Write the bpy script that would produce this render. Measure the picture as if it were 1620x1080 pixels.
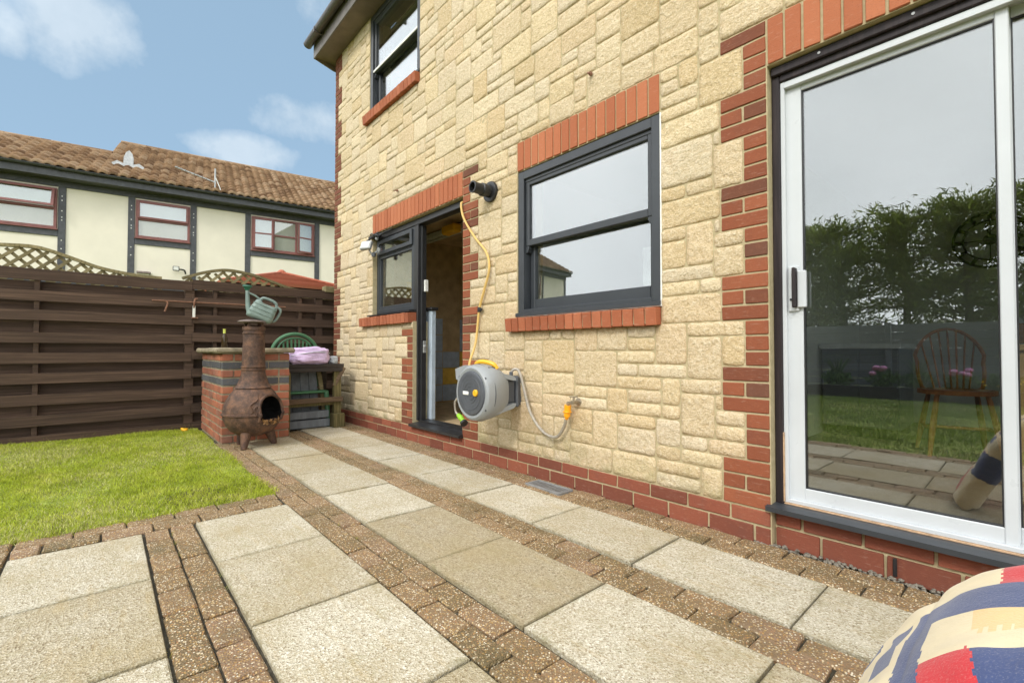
import bpy, bmesh, math, random
import numpy as np
from mathutils import Vector, Matrix, noise
random.seed(7); RNG = np.random.default_rng(7)
R = math.radians
sc = bpy.context.scene
for o in list(bpy.data.objects): bpy.data.objects.remove(o)
COL = sc.collection

# ------------------------------------------------------------------ camera
H = 0.90            # eye height
D = 2.341           # distance from the camera to the stone wall (wall plane y = D)
cam = bpy.data.cameras.new('camera'); cam.sensor_width = 36.0; cam.lens = 16.268
cam.clip_start = 0.05; cam.clip_end = 4000
co = bpy.data.objects.new('camera', cam); COL.objects.link(co)
co.location = (0, 0, H); co.rotation_euler = (R(90 + 1.157), R(-0.03), R(48.54))
sc.camera = co

# ------------------------------------------------------------------ light, sky, exposure
SUN_AZ, SUN_EL = R(-72), R(40)         # azimuth from +X; the sun stands behind the camera to its left-hand garden side
sv = Vector((math.cos(SUN_EL) * math.cos(SUN_AZ), math.cos(SUN_EL) * math.sin(SUN_AZ), math.sin(SUN_EL)))
sun = bpy.data.lights.new('sun', 'SUN'); sun.energy = 1.5; sun.angle = R(12); sun.color = (1.0, 0.95, 0.87)
so = bpy.data.objects.new('sun', sun); COL.objects.link(so)
so.rotation_euler = sv.to_track_quat('Z', 'Y').to_euler(); so.location = (0, -8, 12)

w = bpy.data.worlds.new('World'); sc.world = w; w.use_nodes = True
nt = w.node_tree; nt.nodes.clear()
def wn(t, **k):
    n = nt.nodes.new(t)
    for a, b in k.items(): setattr(n, a, b)
    return n
def wl(a, b): nt.links.new(a, b)
out = wn('ShaderNodeOutputWorld'); bg = wn('ShaderNodeBackground'); bg.inputs['Strength'].default_value = 0.12
sky = wn('ShaderNodeTexSky', sky_type='NISHITA'); sky.sun_disc = False
sky.sun_elevation = SUN_EL; sky.sun_rotation = R(90) - SUN_AZ
sky.air_density = 1.0; sky.dust_density = 1.6; sky.ozone_density = 1.6
tc = wn('ShaderNodeTexCoord')
nz = wn('ShaderNodeTexNoise'); nz.inputs['Scale'].default_value = 9.0; nz.inputs['Detail'].default_value = 5; nz.inputs['Roughness'].default_value = 0.62
wl(tc.outputs['Generated'], nz.inputs['Vector'])
def vm(op, a, b=None):
    n = wn('ShaderNodeVectorMath', operation=op)
    if hasattr(a, 'links'): wl(a, n.inputs[0])
    else: n.inputs[0].default_value = a
    if b is not None:
        if hasattr(b, 'links'): wl(b, n.inputs[1])
        else: n.inputs[1].default_value = b
    return n
def mm(op, a, b=None, c=None, clamp=False):
    n = wn('ShaderNodeMath', operation=op); n.use_clamp = clamp
    for i, v in enumerate((a, b, c)):
        if v is None: continue
        if hasattr(v, 'links'): wl(v, n.inputs[i])
        else: n.inputs[i].default_value = v
    return n.outputs[0]
# cumulus puffs of the open sky: (azimuth deg from -X, elevation deg, half width deg, half height deg, density)
PUFFS = [(2.0, 27.6, 5.2, 3.9, 1.0), (6.6, 25.6, 1.8, 2.2, .8), (-17.5, 24.6, 6.5, 2.4, .85), (-11.4, 20.5, 6.0, 1.9, 1.0),
         (-18.5, 34.0, 2.6, 2.0, .6), (24, 23, 8, 3, .8), (44, 30, 10, 5, .9), (-45, 18, 10, 3.5, .8)]
sx_ = wn('ShaderNodeSeparateXYZ'); wl(tc.outputs['Generated'], sx_.inputs[0])
ae_ = wn('ShaderNodeCombineXYZ')
wl(mm('ARCTAN2', mm('MULTIPLY', sx_.outputs[1], -1.0), mm('MULTIPLY', sx_.outputs[0], -1.0)), ae_.inputs[0]); wl(mm('ARCSINE', sx_.outputs[2]), ae_.inputs[1])
acc = None
for az, el, hw, hh, den in PUFFS:
    k1, k2 = 1 / R(hw), 1 / R(hh)
    n = wn('ShaderNodeVectorMath', operation='MULTIPLY_ADD'); wl(ae_.outputs[0], n.inputs[0]); n.inputs[1].default_value = (k1, k2, 0); n.inputs[2].default_value = (-R(az) * k1, -R(el) * k2, 0)
    q = mm('MULTIPLY_ADD', vm('DOT_PRODUCT', n.outputs[0], n.outputs[0]).outputs['Value'], -den * .8, den)
    acc = q if acc is None else mm('MAXIMUM', acc, q)
puff = mm('ADD', mm('MULTIPLY', mm('MAXIMUM', acc, -1.0), 0.85), mm('MULTIPLY', mm('SUBTRACT', nz.outputs['Fac'], 0.5), 1.9))
puff = mm('MULTIPLY', mm('SUBTRACT', puff, 0.22), 1.6, clamp=True)
# the overcast sheet over the garden behind the viewer (it is what the patio glass mirrors)
nz2 = wn('ShaderNodeTexNoise'); nz2.inputs['Scale'].default_value = 2.2; nz2.inputs['Detail'].default_value = 4
wl(tc.outputs['Generated'], nz2.inputs['Vector'])
back = vm('DOT_PRODUCT', tc.outputs['Generated'], (0.42, -0.84, 0.34)).outputs['Value']
sheet = mm('MULTIPLY', mm('ADD', mm('ADD', back, 0.10), mm('MULTIPLY', mm('SUBTRACT', nz2.outputs['Fac'], .5), .6)), 2.4, clamp=True)
cc = wn('ShaderNodeMix', data_type='RGBA'); cc.inputs[6].default_value = (4.0, 4.8, 5.4, 1); cc.inputs[7].default_value = (6.6, 7.1, 7.5, 1)
wl(nz.outputs['Fac'], cc.inputs[0])
hz = wn('ShaderNodeMix', data_type='RGBA'); hz.inputs[0].default_value = 0.68; wl(sky.outputs[0], hz.inputs[6]); hz.inputs[7].default_value = (2.75, 4.1, 5.35, 1)   # thin high haze over the blue
m1 = wn('ShaderNodeMix', data_type='RGBA'); wl(mm('MULTIPLY', puff, 0.58), m1.inputs[0]); wl(hz.outputs[2], m1.inputs[6]); wl(cc.outputs[2], m1.inputs[7])
c2 = wn('ShaderNodeMix', data_type='RGBA'); c2.inputs[6].default_value = (10.6, 11.1, 11.4, 1); c2.inputs[7].default_value = (19.4, 19.7, 19.8, 1); wl(nz2.outputs['Fac'], c2.inputs[0])
mx = wn('ShaderNodeMix', data_type='RGBA'); wl(mm('MULTIPLY', sheet, 0.95), mx.inputs[0]); wl(m1.outputs[2], mx.inputs[6]); wl(c2.outputs[2], mx.inputs[7])
wl(mx.outputs[2], bg.inputs['Color']); wl(bg.outputs[0], out.inputs[0])

sc.view_settings.view_transform = 'Standard'; sc.view_settings.look = 'None'
sc.view_settings.exposure = 0.34; sc.view_settings.gamma = 1.0
sc.cycles.max_bounces = 6; sc.cycles.diffuse_bounces = 3; sc.cycles.glossy_bounces = 3; sc.cycles.transparent_max_bounces = 10; sc.cycles.adaptive_threshold = 0.02; sc.cycles.use_denoising = True
sc.cycles.caustics_reflective = False; sc.cycles.caustics_refractive = False

# ------------------------------------------------------------------ mesh helpers
WL = {}                                    # world translation of every object built
def wloc(o): return WL.get(o.name, Vector((0, 0, 0))) if o is not None else Vector((0, 0, 0))

class MB:
    def __init__(s): s.v = []; s.f = []; s.m = []; s.mi = 0
    def add(s, vs, fs):
        b = len(s.v); s.v += [tuple(p) for p in vs]; s.f += [tuple(b + i for i in f) for f in fs]; s.m += [s.mi] * len(fs); return s
    def box(s, x0, x1, y0, y1, z0, z1, c=0.0):
        x0, x1 = min(x0, x1), max(x0, x1); y0, y1 = min(y0, y1), max(y0, y1); z0, z1 = min(z0, z1), max(z0, z1)
        if c <= 0:
            vs = [(x, y, z) for x in (x0, x1) for y in (y0, y1) for z in (z0, z1)]
            return s.add(vs, [(0, 1, 3, 2), (4, 6, 7, 5), (0, 4, 5, 1), (2, 3, 7, 6), (0, 2, 6, 4), (1, 5, 7, 3)])
        c = min(c, (x1 - x0) * .45, (y1 - y0) * .45, (z1 - z0) * .45)
        lo, hi = (x0, y0, z0), (x1, y1, z1); vs = []; idx = {}
        for sx in (0, 1):
            for sy in (0, 1):
                for sz in (0, 1):
                    p = [(lo, hi)[q][k] for k, q in enumerate((sx, sy, sz))]
                    inn = [p[k] + (c if q == 0 else -c) for k, q in enumerate((sx, sy, sz))]
                    for ax in range(3):
                        t = list(inn); t[ax] = p[ax]; idx[(sx, sy, sz, ax)] = len(vs); vs.append(tuple(t))
        g = lambda a, b, c_, ax: idx[(a, b, c_, ax)]
        fs = []
        for q in (0, 1):
            a = [g(q, 0, 0, 0), g(q, 1, 0, 0), g(q, 1, 1, 0), g(q, 0, 1, 0)]; fs.append(a if q else a[::-1])
            a = [g(0, q, 0, 1), g(0, q, 1, 1), g(1, q, 1, 1), g(1, q, 0, 1)]; fs.append(a if q else a[::-1])
            a = [g(0, 0, q, 2), g(1, 0, q, 2), g(1, 1, q, 2), g(0, 1, q, 2)]; fs.append(a if q else a[::-1])
        for a in (0, 1):
            for b in (0, 1):
                f = [g(0, a, b, 1), g(1, a, b, 1), g(1, a, b, 2), g(0, a, b, 2)]; fs.append(f if a == b else f[::-1])
                f = [g(a, 0, b, 0), g(a, 0, b, 2), g(a, 1, b, 2), g(a, 1, b, 0)]; fs.append(f if a == b else f[::-1])
                f = [g(a, b, 0, 0), g(a, b, 1, 0), g(a, b, 1, 1), g(a, b, 0, 1)]; fs.append(f if a == b else f[::-1])
                for d_ in (0, 1):
                    f = [g(a, b, d_, 0), g(a, b, d_, 1), g(a, b, d_, 2)]; fs.append(f if (a + b + d_) % 2 else f[::-1])
        return s.add(vs, fs)
    def obox(s, p0, p1, w_, h_, up=(0, 0, 1), c=0.0):
        """a bar from p0 to p1, w_ wide and h_ deep"""
        p0, p1 = Vector(p0), Vector(p1); a = (p1 - p0); L = a.length; a.normalize()
        b = a.cross(Vector(up))
        if b.length < 1e-4: b = a.cross(Vector((1, 0, 0)))
        b.normalize(); n = b.cross(a)
        t = MB().box(0, L, -w_ / 2, w_ / 2, -h_ / 2, h_ / 2, c)
        return s.add([p0 + a * x + b * y + n * z for x, y, z in t.v], t.f)
    def tube(s, pts, r, n=8, cap=True):
        pts = [Vector(p) for p in pts]; rs = r if isinstance(r, (list, tuple)) else [r] * len(pts)
        vs = []; fs = []; prev = None
        for i, p in enumerate(pts):
            t = (pts[min(i + 1, len(pts) - 1)] - pts[max(i - 1, 0)]).normalized()
            if prev is None:
                u = t.cross(Vector((0, 0, 1)))
                if u.length < 1e-3: u = t.cross(Vector((1, 0, 0)))
            else: u = prev - t * prev.dot(t)
            u.normalize(); prev = u; v_ = t.cross(u)
            for k in range(n):
                a = 2 * math.pi * k / n; vs.append(p + (u * math.cos(a) + v_ * math.sin(a)) * rs[i])
        for i in range(len(pts) - 1):
            for k in range(n):
                k2 = (k + 1) % n; fs.append((i * n + k, i * n + k2, (i + 1) * n + k2, (i + 1) * n + k))
        if cap: fs.append(tuple(range(n))[::-1]); fs.append(tuple((len(pts) - 1) * n + k for k in range(n)))
        return s.add(vs, fs)
    def lathe(s, prof, c=(0, 0, 0), n=32, axis='z', cap=True):
        vs = []; fs = []
        for r, h in prof:
            for k in range(n):
                a = 2 * math.pi * k / n; x, y = r * math.cos(a), r * math.sin(a)
                if axis == 'z': q = (c[0] + x, c[1] + y, c[2] + h)
                elif axis == 'y': q = (c[0] + x, c[1] + h, c[2] - y)
                else: q = (c[0] + h, c[1] + x, c[2] + y)
                vs.append(q)
        for i in range(len(prof) - 1):
            for k in range(n):
                k2 = (k + 1) % n; fs.append((i * n + k, i * n + k2, (i + 1) * n + k2, (i + 1) * n + k))
        if cap: fs.append(tuple(range(n))[::-1]); fs.append(tuple((len(prof) - 1) * n + k for k in range(n)))
        return s.add(vs, fs)
    def prism(s, poly, h0, h1, plane='xz'):
        """extrude a polygon; plane xz -> depth along y, xy -> along z, yz -> along x"""
        n = len(poly); mk = {'xz': lambda a, b, h: (a, h, b), 'xy': lambda a, b, h: (a, b, h), 'yz': lambda a, b, h: (h, a, b)}[plane]
        vs = [mk(a, b, h0) for a, b in poly] + [mk(a, b, h1) for a, b in poly]
        fs = [tuple(range(n)), tuple(range(n, 2 * n))[::-1]] + [(i, i + n, (i + 1) % n + n, (i + 1) % n) for i in range(n)]
        return s.add(vs, fs)
    def ball(s, c, r, n=10, sz=1.0):
        pr = [(max(1e-4, r * math.sin(math.pi * i / n)), -r * sz * math.cos(math.pi * i / n)) for i in range(n + 1)]
        return s.lathe(pr, c, max(6, n), cap=False)
    def xform(s, fn): s.v = [tuple(fn(Vector(p))) for p in s.v]; return s
    def mesh(s, name, mats, smooth=False, origin=None, fix=True):
        me = bpy.data.meshes.new(name)
        vs = np.array(s.v, dtype=float)
        if origin is not None: vs = vs - np.array(origin)
        me.from_pydata(vs.tolist(), [], s.f)
        for m_ in (mats if isinstance(mats, (list, tuple)) else [mats]): me.materials.append(m_)
        if any(s.m): me.polygons.foreach_set('material_index', s.m)
        if fix:
            bm = bmesh.new(); bm.from_mesh(me); bmesh.ops.recalc_face_normals(bm, faces=bm.faces[:]); bm.to_mesh(me); bm.free()
        if smooth:
            me.polygons.foreach_set('use_smooth', [True] * len(me.polygons))
            if smooth != 'all': me.set_sharp_from_angle(angle=R(38))
        me.update(); return me
    def build(s, name, mat, parent=None, smooth=False, base=False, fix=True):
        a = np.array(s.v, dtype=float); lo, hi = a.min(0), a.max(0); c = (lo + hi) / 2
        if base: c[2] = lo[2]
        me = s.mesh(name, mat, smooth, c, fix)
        return link(name, me, c, parent)
def link(name, me, loc, parent=None, rot=None):
    o = bpy.data.objects.new(name, me); COL.objects.link(o)
    loc = Vector(loc); o.parent = parent; o.location = loc - wloc(parent)
    if rot: o.rotation_euler = rot
    WL[o.name] = loc; return o
def empty(name, loc=(0, 0, 0)):
    o = bpy.data.objects.new(name, None); COL.objects.link(o); o.location = loc; o.empty_display_size = .1
    WL[o.name] = Vector(loc); return o
def tag(o, label=None, cat=None, group=None, kind=None):
    if label: o['label'] = label
    if cat: o['category'] = cat
    if group: o['group'] = group
    if kind: o['kind'] = kind
    return o
def thing(name, label, cat, loc=(0, 0, 0), group=None): return tag(empty(name, loc), label, cat, group)
def curve(pts, n=8):
    """Catmull-Rom through the points"""
    P = [Vector(p) for p in pts]; P = [P[0] * 2 - P[1]] + P + [P[-1] * 2 - P[-2]]; o_ = []
    for i in range(1, len(P) - 2):
        for k in range(n):
            t = k / n; a, b, c, d = P[i - 1:i + 3]
            o_.append(.5 * ((2 * b) + (c - a) * t + (2 * a - 5 * b + 4 * c - d) * t * t + (3 * b - a - 3 * c + d) * t ** 3))
    o_.append(P[-2]); return o_
def np_mesh(name, verts, faces_flat, nper, mats, smooth=False, mi=None):
    me = bpy.data.meshes.new(name); nv = len(verts); nf = len(faces_flat) // nper
    me.vertices.add(nv); me.vertices.foreach_set('co', np.asarray(verts, dtype=np.float32).ravel())
    me.loops.add(nf * nper); me.loops.foreach_set('vertex_index', np.asarray(faces_flat, dtype=np.int32))
    me.polygons.add(nf); me.polygons.foreach_set('loop_start', np.arange(0, nf * nper, nper, dtype=np.int32))
    me.polygons.foreach_set('loop_total', np.full(nf, nper, dtype=np.int32))
    for m_ in mats: me.materials.append(m_)
    if mi is not None: me.polygons.foreach_set('material_index', np.asarray(mi, dtype=np.int32))
    if smooth: me.polygons.foreach_set('use_smooth', np.ones(nf, dtype=bool))
    me.update(calc_edges=True); return me

# ------------------------------------------------------------------ materials
class NT:
    def __init__(s, name):
        s.mat = bpy.data.materials.new(name); s.mat.use_nodes = True; s.t = s.mat.node_tree
        s.b = s.t.nodes['Principled BSDF']; s.o = s.t.nodes['Material Output']
        s.geo = s.n('ShaderNodeNewGeometry'); s.pos = s.geo.outputs['Position']; s.oi = s.n('ShaderNodeObjectInfo')
        s.rnd = s.oi.outputs['Random']
    def n(s, t, **k):
        n = s.t.nodes.new(t)
        for a, b in k.items(): setattr(n, a, b)
        return n
    def l(s, a, b): s.t.links.new(a, b)
    def set(s, sock, v):
        if hasattr(v, 'links'): s.l(v, sock)
        elif isinstance(v, (tuple, list)) and len(v) == 3 and sock.type == 'RGBA': sock.default_value = (*v, 1)
        else: sock.default_value = v
    def noise(s, scale, detail=3, rough=.55, vec=None, dist=0, out='Fac'):
        n = s.n('ShaderNodeTexNoise'); n.inputs['Scale'].default_value = scale; n.inputs['Detail'].default_value = detail
        n.inputs['Roughness'].default_value = rough; n.inputs['Distortion'].default_value = dist; s.l(vec or s.pos, n.inputs['Vector']); return n.outputs[out]
    def voro(s, scale, feature='F1', out='Color', vec=None, rnd=1.0):
        n = s.n('ShaderNodeTexVoronoi', feature=feature); n.inputs['Scale'].default_value = scale; n.inputs['Randomness'].default_value = rnd
        s.l(vec or s.pos, n.inputs['Vector']); return n.outputs[out]
    def scaled(s, v, vec=None):
        n = s.n('ShaderNodeVectorMath', operation='MULTIPLY'); s.l(vec or s.pos, n.inputs[0]); n.inputs[1].default_value = v; return n.outputs[0]
    def math(s, op, a, b=None, c=None, clamp=False):
        n = s.n('ShaderNodeMath', operation=op); n.use_clamp = clamp
        for i, v in enumerate((a, b, c)):
            if v is not None: s.set(n.inputs[i], v)
        return n.outputs[0]
    def ramp(s, f, stops, interp='LINEAR'):
        n = s.n('ShaderNodeValToRGB'); n.color_ramp.interpolation = interp; e = n.color_ramp.elements
        while len(e) < len(stops): e.new(.5)
        for k, (p, c) in enumerate(stops):
            e[k].position = p; e[k].color = (*(c if isinstance(c, (tuple, list)) else (c, c, c)), 1)
        s.set(n.inputs[0], f); return n.outputs[0]
    def mix(s, f, a, b, mode='MIX'):
        n = s.n('ShaderNodeMix', data_type='RGBA', blend_type=mode)
        s.set(n.inputs[0], f); s.set(n.inputs[6], a); s.set(n.inputs[7], b); return n.outputs[2]
    def bump(s, h, dist=.004, strength=.8, prev=None):
        n = s.n('ShaderNodeBump'); n.inputs['Distance'].default_value = dist; n.inputs['Strength'].default_value = strength
        s.l(h, n.inputs['Height'])
        if prev is not None: s.l(prev, n.inputs['Normal'])
        return n.outputs[0]
    def fin(s, col, rough=.7, metal=0, nrm=None, spec=None, **kw):
        s.set(s.b.inputs['Base Color'], col); s.set(s.b.inputs['Roughness'], rough); s.b.inputs['Metallic'].default_value = metal
        if nrm is not None: s.l(nrm, s.b.inputs['Normal'])
        if spec is not None: s.b.inputs['Specular IOR Level'].default_value = spec
        for k, v in kw.items(): s.set(s.b.inputs[k.replace('_', ' ')], v)
        return s.mat
def simple(name, col, rough=.6, metal=0, var=.12, scale=12, bump=.0006, bscale=60, rv=.0, spec=None):
    t = NT(name); n1 = t.noise(scale, 4); lo = tuple(c * (1 - var) for c in col); hi = tuple(min(1, c * (1 + var)) for c in col)
    c = t.ramp(n1, [(.3, lo), (.7, hi)])
    if rv:
        c = t.mix(1.0, c, t.ramp(t.rnd, [(0, 1 - rv), (1, 1 + rv)]), 'MULTIPLY')
    nr = t.bump(t.noise(bscale, 4), bump, 1.0) if bump else None
    r_ = t.math('ADD', t.math('MULTIPLY', t.noise(scale * 2.3, 3), .16), rough - .08)
    return t.fin(c, r_, metal, nr, spec)

def m_stone():
    t = NT('reconstituted_stone')
    big = t.noise(2.2, 2); mid = t.noise(42, 3, .62); fine = t.noise(120, 3, .75)
    base = t.ramp(t.rnd, [(0, (.56, .43, .25)), (.15, (.65, .53, .355)), (.3, (.64, .49, .31)), (.48, (.70, .57, .36)), (.62, (.60, .455, .26)), (.78, (.64, .54, .39)), (.9, (.72, .60, .405)), (1, (.58, .46, .295))])
    c = t.mix(t.math('MULTIPLY', t.ramp(mid, [(.36, 1), (.56, 0)]), .40), base, (.48, .335, .165))
    c = t.mix(t.math('MULTIPLY', t.ramp(mid, [(.56, 0), (.74, 1)]), .45), c, (.84, .74, .56))
    c = t.mix(t.math('MULTIPLY', t.ramp(fine, [(.52, 0), (.70, 1)]), .55), c, (.85, .755, .59))
    c = t.mix(t.math('MULTIPLY', t.ramp(fine, [(.33, 1), (.45, 0)]), .60), c, (.28, .19, .09))
    c = t.mix(t.math('MULTIPLY', t.ramp(big, [(.42, 0), (.7, 1)]), .20), c, (.47, .38, .21))
    sp = t.n('ShaderNodeSeparateXYZ'); t.l(t.pos, sp.inputs[0])
    damp = t.math('MULTIPLY', t.ramp(sp.outputs['Z'], [(.15, 1), (.45, 0)]), t.ramp(t.noise(7, 3), [(.40, 0), (.64, 1)]))
    c = t.mix(t.math('MULTIPLY', damp, .5), c, (.20, .20, .07))
    return t.fin(c, .92, 0, t.bump(t.math('ADD', t.math('MULTIPLY', mid, 1.25), t.math('MULTIPLY', fine, .6)), .012, .8), .2)
def m_mortar():
    t = NT('mortar'); a = t.noise(25, 4); b = t.noise(220, 3)
    c = t.ramp(a, [(.3, (.43, .36, .215)), (.7, (.56, .475, .30))]); c = t.mix(t.math('MULTIPLY', b, .25), c, (.30, .24, .13))
    return t.fin(c, .95, 0, t.bump(b, .003, .8), .15)
def m_brick(name, stops, blotch=.35, dark=(.10, .055, .045), soot=0.0):
    t = NT(name); a = t.noise(9, 4, .6); b = t.noise(55, 4, .65); f = t.noise(260, 3, .6)
    st = t.noise(1, 3, .5, t.scaled((26, 26, 120)))
    c = t.ramp(t.rnd, stops)
    c = t.mix(t.math('MULTIPLY', t.ramp(a, [(.5, 0), (.75, 1)]), blotch), c, dark)
    c = t.mix(t.math('MULTIPLY', t.ramp(b, [(.55, 0), (.75, 1)]), .20), c, (.42, .19, .10))
    c = t.mix(t.math('MULTIPLY', t.ramp(st, [(.6, 0), (.72, 1)]), .12), c, (.6, .5, .4))
    c = t.mix(t.math('MULTIPLY', t.ramp(f, [(.33, 1), (.42, 0)]), .4), c, (.11, .05, .03))
    if soot: c = t.mix(t.math('MULTIPLY', t.ramp(t.noise(4, 5), [(.45, 0), (.62, 1)]), soot), c, (.06, .05, .045))
    return t.fin(c, .82, 0, t.bump(t.math('ADD', b, t.math('MULTIPLY', f, .5)), .003, .6), .3)
def m_slab():
    t = NT('concrete_slab'); g = t.voro(190, out='Color'); sep = t.n('ShaderNodeSeparateColor'); t.l(g, sep.inputs[0])
    gd = t.voro(190, out='Distance'); big = t.noise(2.6, 5, .62); mid = t.noise(13, 4, .65); tcn = t.n('ShaderNodeTexCoord')
    c = t.ramp(sep.outputs[0], [(0, (.27, .22, .15)), (.14, (.43, .38, .28)), (.5, (.515, .47, .365)), (.8, (.60, .56, .455)), (1, (.72, .69, .60))])
    tone = t.ramp(t.rnd, [(0, (.70, .635, .53)), (.3, (.86, .82, .75)), (.6, (.98, .965, .94)), (1, (1.08, 1.07, 1.06))])
    c = t.mix(1.0, c, tone, 'MULTIPLY')
    c = t.mix(t.math('MULTIPLY', t.ramp(big, [(.44, 0), (.66, 1)]), .50), c, (.37, .29, .15))
    c = t.mix(t.math('MULTIPLY', t.ramp(big, [(.26, 1), (.42, 0)]), .35), c, (.74, .71, .62))
    c = t.mix(t.math('MULTIPLY', t.ramp(mid, [(.54, 0), (.72, 1)]), .30), c, (.29, .26, .12))
    st = t.noise(1, 3, .5, t.scaled((5, 26, 5))); c = t.mix(t.math('MULTIPLY', t.ramp(st, [(.56, 0), (.70, 1)]), .25), c, (.46, .34, .16))
    c = t.mix(t.math('MULTIPLY', t.ramp(t.noise(270, 2), [(.31, 1), (.39, 0)]), .75), c, (.12, .095, .055))
    ga = t.n('ShaderNodeSeparateXYZ'); t.l(tcn.outputs['Generated'], ga.inputs[0])
    ex = t.math('ABSOLUTE', t.math('SUBTRACT', ga.outputs[0], .5)); ey = t.math('ABSOLUTE', t.math('SUBTRACT', ga.outputs[1], .5)); e = t.math('MAXIMUM', ex, ey)
    moss = t.math('MULTIPLY', t.ramp(t.math('ADD', e, t.math('MULTIPLY', t.math('SUBTRACT', mid, .5), .10)), [(.465, 0), (.51, 1)]), .38)
    c = t.mix(moss, c, (.15, .135, .06))
    return t.fin(c, .9, 0, t.bump(gd, .003, .9), .2)
def m_paver():
    t = NT('aggregate_paver'); v = t.voro(160, out='Color'); sep = t.n('ShaderNodeSeparateColor'); t.l(v, sep.inputs[0])
    d = t.voro(160, out='Distance'); big = t.noise(4, 3); sm = t.noise(300, 2)
    chips = t.ramp(sep.outputs[0], [(0, (.26, .15, .065)), (.20, (.42, .25, .085)), (.38, (.52, .37, .18)), (.56, (.62, .50, .33)), (.72, (.34, .18, .085)), (.88, (.72, .64, .49))], 'CONSTANT')
    matrix = t.ramp(t.rnd, [(0, (.135, .098, .05)), (.4, (.18, .12, .062)), (.75, (.225, .15, .085)), (1, (.23, .145, .095))])
    matrix = t.mix(t.math('MULTIPLY', t.ramp(sm, [(.45, 0), (.65, 1)]), .5), matrix, (.34, .24, .12))
    keep = t.math('MULTIPLY', t.ramp(d, [(.40, 1), (.54, 0)]), t.ramp(sep.outputs[1], [(.22, 0), (.26, 1)], 'CONSTANT'))
    c = t.mix(keep, matrix, chips)
    c = t.mix(t.math('MULTIPLY', t.ramp(big, [(.5, 0), (.7, 1)]), .42), c, (.095, .085, .035))
    return t.fin(c, .75, 0, t.bump(d, .004, .9), .4)
def m_wood(name, a, b, rough=.75, ax=(2, 40, 40), bump=.002):
    t = NT(name); g = t.noise(1, 5, .6, t.scaled(ax)); q = t.noise(6, 4)
    c = t.ramp(g, [(.32, tuple(x * .75 for x in a)), (.5, a), (.72, b)]); c = t.mix(t.math('MULTIPLY', q, .35), c, tuple(x * .55 for x in a))
    c = t.mix(1.0, c, t.ramp(t.rnd, [(0, .82), (1, 1.2)]), 'MULTIPLY')
    return t.fin(c, rough, 0, t.bump(g, bump, .8), .3)
def m_glass(name, a=.16, tint=(.92, .95, .94)):
    t = NT(name); t.t.nodes.remove(t.b); tr = t.n('ShaderNodeBsdfTransparent'); tr.inputs[0].default_value = (*tint, 1)
    gl = t.n('ShaderNodeBsdfGlossy'); gl.inputs['Roughness'].default_value = .004; gl.inputs['Color'].default_value = (.97, .985, 1, 1)
    wv = t.bump(t.noise(2.2, 1), .0012, .25); t.l(wv, gl.inputs['Normal'])
    lw_ = t.n('ShaderNodeLayerWeight'); lw_.inputs['Blend'].default_value = .5
    f = t.math('ADD', t.math('MULTIPLY', t.math('POWER', lw_.outputs['Facing'], 3.6), 1 - a), a, clamp=True)
    ms = t.n('ShaderNodeMixShader'); t.l(f, ms.inputs[0]); t.l(tr.outputs[0], ms.inputs[1]); t.l(gl.outputs[0], ms.inputs[2]); t.l(ms.outputs[0], t.o.inputs[0])
    return t.mat
def m_leaf(name, stops, trans=.35, rough=.55):
    t = NT(name); c = t.ramp(t.noise(5.0, 3), [(.25, stops[0]), (.5, stops[1]), (.75, stops[2])])
    isl = t.n('ShaderNodeNewGeometry').outputs['Random Per Island']
    c = t.mix(1.0, c, t.ramp(isl, [(0, .45), (1, 1.5)]), 'MULTIPLY')
    t.fin(c, rough, 0, None, .3)
    tl = t.n('ShaderNodeBsdfTranslucent'); t.l(c, tl.inputs[0]); ms = t.n('ShaderNodeMixShader'); ms.inputs[0].default_value = trans
    t.l(t.b.outputs[0], ms.inputs[1]); t.l(tl.outputs[0], ms.inputs[2]); t.l(ms.outputs[0], t.o.inputs[0]); return t.mat
def m_rust():
    t = NT('rusty_cast_iron'); a = t.noise(14, 5, .65); b = t.noise(60, 4, .65); f = t.noise(200, 3)
    c = t.ramp(a, [(.3, (.05, .032, .026)), (.48, (.105, .06, .042)), (.6, (.17, .092, .058)), (.75, (.24, .115, .06))])
    c = t.mix(t.math('MULTIPLY', t.ramp(b, [(.55, 0), (.72, 1)]), .4), c, (.22, .16, .14))
    c = t.mix(t.math('MULTIPLY', t.ramp(f, [(.34, 1), (.45, 0)]), .6), c, (.03, .02, .018))
    return t.fin(c, .72, .15, t.bump(t.math('ADD', a, t.math('MULTIPLY', b, .6)), .006, .7), .4)
def m_tile():
    t = NT('roof_tile'); tcn = t.n('ShaderNodeTexCoord'); ob = tcn.outputs['Object']
    sc_ = t.n('ShaderNodeVectorMath', operation='MULTIPLY'); t.l(ob, sc_.inputs[0]); sc_.inputs[1].default_value = (1 / .19, 0, 1 / .1502)
    fl_ = t.n('ShaderNodeVectorMath', operation='FLOOR'); t.l(sc_.outputs[0], fl_.inputs[0]); wn_ = t.n('ShaderNodeTexWhiteNoise'); t.l(fl_.outputs[0], wn_.inputs['Vector'])
    a = t.noise(1.6, 4, .7); b = t.noise(22, 3, .6)
    c = t.ramp(wn_.outputs['Value'], [(0, (.15, .085, .045)), (.3, (.225, .135, .072)), (.65, (.285, .18, .10)), (1, (.36, .25, .16))])
    c = t.mix(t.math('MULTIPLY', t.ramp(a, [(.45, 0), (.7, 1)]), .3), c, (.15, .10, .065))
    c = t.mix(t.math('MULTIPLY', t.ramp(b, [(.55, 0), (.75, 1)]), .3), c, (.40, .31, .22))
    return t.fin(c, .85, 0, t.bump(b, .004, .5), .25)

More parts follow.
